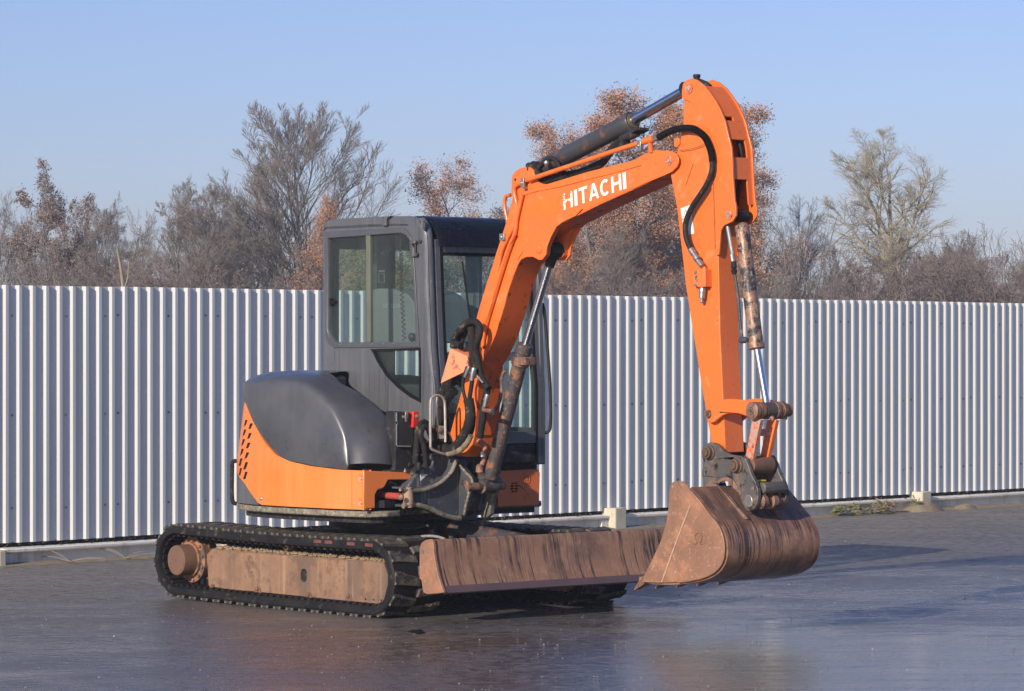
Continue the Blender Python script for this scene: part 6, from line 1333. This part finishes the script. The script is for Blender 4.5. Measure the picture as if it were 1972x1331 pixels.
qc = MB().prism(cp, -.225, -.197, holes=[hole1, hole2]).build('quick_coupler', MAT('worn_coupler_steel', (.085, .08, .078), (.13, .115, .10), 5, .48, bump=.35, bscale=50, metal=.2, spots=[((.015, .014, .013), 13, .60, .65, .95), ((.26, .15, .09), 9, .58, .70, .7), ((.30, .28, .25), 60, .66, .72, .6)]), EX, bevel=.005)
qc.data.materials[0].name = 'worn_coupler_steel'
COUP = qc.data.materials[0]
MB().prism(cp, .0, .028).build('far_side_plate', COUP, qc, bevel=.005)
hk = [(3.107,0.875),(3.14,0.897),(3.189,0.904),(3.231,0.891),(3.263,0.857),(3.3,0.812),(3.292,0.797),(3.255,0.833),(3.222,0.853),(3.198,0.875),(3.169,0.883),(3.136,0.875),(3.115,0.861)]
MB().prism(hk, -.232, -.2255).build('hook_rim', RUSTY, qc, bevel=.003)
for c, r in (([(3.043,1.041)][0], .034), ([(3.267,0.972)][0], .036)):
    MB().lathe((c[0], -.2255, c[1]), (c[0], -9, c[1]), [(0, r*1.25), (.01, r*1.2), (.012, r), (.034, r), (.036, r*.72), (.03, r*.66), (.042, r*.6), (.043, r*.3), (.04, r*.25)], 28).build('coupler_pin', MAT('oiled_brown_pin', (.20, .13, .085), (.12, .08, .055), 9, .35, bump=.15, metal=.3), qc)
c = [(3.356,0.773)][0]; MB().lathe((c[0], -.2255, c[1]), (c[0], -9, c[1]), [(0, .036), (.004, .036), (.005, .032), (.006, .031)], 28).build('locking_pin', MAT('bright_worn_pin', (.42, .41, .39), (.25, .23, .21), 20, .35, metal=.7), qc)
for c in [(3.386,0.843),(3.402,0.78)]: MB().lathe((c[0], -.2255, c[1]), (c[0], -9, c[1]), [(0, .012), (.003, .008)], 10).build('spot_mark', RUSTY, qc)
m = MB()
m.prism([(3.305,0.875),(3.435,0.879),(3.455,0.859),(3.455,0.83),(3.435,0.812),(3.418,0.841),(3.337,0.856)], -.19, -.005); m.build('coupler_bridge', COUP, qc, bevel=.006)
m = MB(); k_ = [(3.394,0.771)][0]; m.lathe((k_[0], -.196, k_[1]), (k_[0], 9, k_[1]), [(0, .025), (.02, .045), (.05, .045), (.055, .033), (.09, .033), (.095, .048), (.13, .048), (.135, .03), (.196, .03)], 24); m.build('lock_bar', RUSTY, qc)
m = MB().prism([(3.297,0.842),(3.35,0.844),(3.35,0.786),(3.317,0.779)], -.12, -.09).build('lock_lug', RUSTY, qc, bevel=.006)
MB().prism([(3.349,0.848),(3.386,0.855),(3.422,0.822),(3.414,0.781),(3.365,0.779)], -.05, -.02).build('lock_lug', RUSTY, qc, bevel=.006)
m = MB(); k_ = [(3.329,0.884)][0]; m.box(k_[0]-.03, k_[0]+.03, -.17, -.085, k_[1]-.004, k_[1]+.006); m.build('yellow_block', YELLOW, qc, bevel=.002)
k_ = [(2.959,0.842)][0]; MB().lathe((k_[0], -.12, k_[1]), (k_[0], 9, k_[1]), [(0, .02), (.09, .02)], 16).build('blue_pin', BLUEP, qc)
MB().prism([(2.94,1.02),(3.19,0.991),(3.198,0.95),(3.091,0.942),(2.957,0.985)], -.19, -.005).build('coupler_core', BLACK, qc)
MB().lathe(([(3.018,1.04)][0][0], -.2, [(3.018,1.04)][0][1]), ([(3.018,1.04)][0][0], 9, [(3.018,1.04)][0][1]), [(0, .032), (.2, .032)], 20).build('arm_pin', RUSTY, qc)

# ---------------------------------------------------------------- bucket
K0, K1 = -.45, .292
sp_ = [(3.113,0.839),(3.193,0.781),(3.293,0.692),(3.352,0.645),(3.389,0.589),(3.404,0.53),(3.399,0.461),(3.365,0.408),(3.312,0.372),(3.233,0.342),(3.099,0.316),(2.964,0.301),(2.828,0.296),(2.707,0.301)]
SPD = dense([tuple(p) for p in sp_], 4)
bu = MB().strip(SPD, K0, K1, .014).build('bucket', SHELL, EX, smooth=50)
rear = [(3.119,0.755),(2.964,0.853),(3.005,0.88),(3.035,0.883),(3.07,0.879),(3.093,0.864),(3.119,0.839)]
rear = [(3.119,0.755),(3.025,0.881),(3.059,0.882),(3.086,0.871),(3.115,0.843)]+[tuple(p) for p in SPD[1:-3]]+[(2.876,0.293)]
front = [(3.119,0.755),(2.876,0.293),(2.729,0.291),(2.746,0.322),(2.828,0.439),(2.89,0.536),(2.93,0.627),(2.954,0.721),(2.964,0.815),(2.975,0.861),(2.994,0.876),(3.025,0.881)]
for y, nm, sg in ((K0, 'side_plate', -1), (K1, 'side_plate', 1)):
    y0, y1 = (y-.014, y-.0005) if sg < 0 else (y+.0005, y+.014)
    sd = MB().prism(rear, y0, y1).build(nm, BPLATE, bu, bevel=.003)
    m = MB(); n = len(front); a = Vector(front[0]); b = Vector(front[1]); d = (b-a).normalized(); vs = []
    for t in (0, 1):
        for p in front:
            v = Vector(p)-a; dist = abs(v.x*d.y-v.y*d.x); vs.append((p[0], (y0 if t == 0 else y1)+sg*dist*.06, p[1]))
    tri = tessellate_polygon([[Vector((p[0], p[1], 0)) for p in front]])
    m.add(vs, [tuple(q) for q in tri]+[tuple(i+n for i in q[::-1]) for q in tri]+[(i, (i+1) % n, n+(i+1) % n, n+i) for i in range(n)])
    m.build('side_cutter', BPLATE, sd, bevel=.002)
    if sg < 0:
        MB().tube([(3.132,-0.466,0.752),(3.062,-0.466,0.623),(2.981,-0.466,0.47),(2.895,-0.466,0.299)], .0045, 6, 4, .3).build('bend_scar', MAT('bright_scrape', (.55, .38, .26), (.4, .25, .17), 40, .6), sd)
        MB().tube([(p[0], y0-.003, p[1]) for p in SPD[::2]][:-5], .006, 6, 2, .2).build('weld_bead', BPLATE, sd)
        om = [(3.165,-0.467,0.53),(3.184,-0.467,0.537),(3.173,-0.467,0.558),(3.171,-0.467,0.576),(3.184,-0.467,0.593),(3.2,-0.467,0.595),(3.216,-0.467,0.587),(3.224,-0.467,0.569),(3.216,-0.467,0.548),(3.205,-0.467,0.534),(3.226,-0.467,0.531)]
        MB().tube(om, .003, 6, 4).build('raised_emblem', BPLATE, sd)
# mounting ears and wear strips
for ye in (-.235, .035):
    e_ = [(3.018,0.858),(3.052,0.872),(3.087,0.872),(3.133,0.843),(3.226,0.78),(3.384,0.674),(3.41,0.694),(3.371,0.702),(3.332,0.719),(3.279,0.745)]
    m = MB(); er = [(3.012,0.849),(3.037,0.868),(3.079,0.87),(3.112,0.858),(3.17,0.819),(3.252,0.758),(3.342,0.692),(3.366,0.67),(3.334,0.669),(3.186,0.75),(3.062,0.822)]; m.prism(er, ye-.0125, ye+.0125)
    m.build('mounting_ear', MAT('scraped_ear', (.17, .09, .06), (.24, .16, .11), 8, .55, bump=.4, spots=[((.12, .07, .05), 20, .55, .65, .7)]) if ye < 0 else RUSTY, bu, bevel=.004)
def surf(i, off):
    a = Vector(SPD[max(i-1, 0)]); b = Vector(SPD[min(i+1, len(SPD)-1)]); t = (b-a).normalized(); return (SPD[i][0]+t.y*off, SPD[i][1]-t.x*off)
sg_ = -1 if (Vector(surf(14, .02))-Vector((3.0, .6))).length < (Vector(SPD[14])-Vector((3.0, .6))).length else 1
for ye, w in ((-.222, .030), (-.198, .007), (.0, .026), (.022, .007)):  # thin tubes: highlight lines put into a lighter colour along the scraped ridges
    P = [surf(i, .002*sg_) for i in range(4, 40)]; MB().tube([(p[0], ye+.014*math.sin(i*.08), p[1]) for i, p in enumerate(P)], (lambda t, w=w: w*.62*(1-.5*t)), 8, 1, .12).build('wear_ridge_and_highlight', MAT('scraped_ridge_highlight', (.42, .27, .18), (.20, .11, .07), 30, .5, bump=.3) if w < .01 else SHELL, bu)
lipp = SPD[-1]; lm = SPD[-6]
MB().strip([(lerp(lm[0], lipp[0], .2), lerp(lm[1], lipp[1], .2)-.004*1), (lipp[0]-.02, lipp[1]-.004)], K0, K1, -.022).build('cutting_lip', RUSTY, bu)
d = (Vector([(2.624,0.23)][0])-Vector([(2.732,0.297)][0])); ln = .11
tooth_me = None
for k in range(5):
    y = lerp(K0+.035, K1-.035, k/4)
    o_ = Vector((lipp[0]+.01, y, lipp[1]-.004)); dx = -.088 ; dz = -.052
    if tooth_me is None:
        U = Vector((dx, 0, dz)).normalized(); N_ = Vector((-U.z, 0, U.x))
        if N_.z < 0: N_ = -N_
        vs = []
        for t, hw, up, dn in ((-.05, .028, .018, .016), (.0, .032, .026, .020), (.04, .026, .018, .016), (.085, .020, .008, .010), (.112, .014, .001, .004)):
            for sy, sz in ((-1, up), (1, up), (1, -dn), (-1, -dn)): q = U*t+N_*sz+Vector((0, sy*hw, 0)); vs.append(q)
        tooth_me = MB().add(vs, [(4*i+j, 4*i+(j+1) % 4, 4*i+4+(j+1) % 4, 4*i+4+j) for i in range(4) for j in range(4)]+[(3, 2, 1, 0), (16, 17, 18, 19)]).mesh('bucket_tooth', RUSTY, smooth=30)
    o = bpy.data.objects.new('bucket_tooth', tooth_me); COL.objects.link(o); o.parent = bu; o.location = o_
# cast marks on the upper right of the shell
CH = [('O', .12), ('-', .07), ('K', .13), ('1', .08), ('1', .08), ('8', 0)]
i0 = 13; P0 = Vector((surf(i0, .003*sg_)[0], .075, surf(i0, .003*sg_)[1])); P1 = Vector((surf(i0-3, .003*sg_)[0], .075, surf(i0-3, .003*sg_)[1]))
vv = (P1-P0); letters('', P0, Vector((0, .34, 0)), vv.normalized()*.045, CH[:5], .2, out=Vector((-.002, 0, 0))).build('cast_marks', BPLATE, bu, smooth=0)
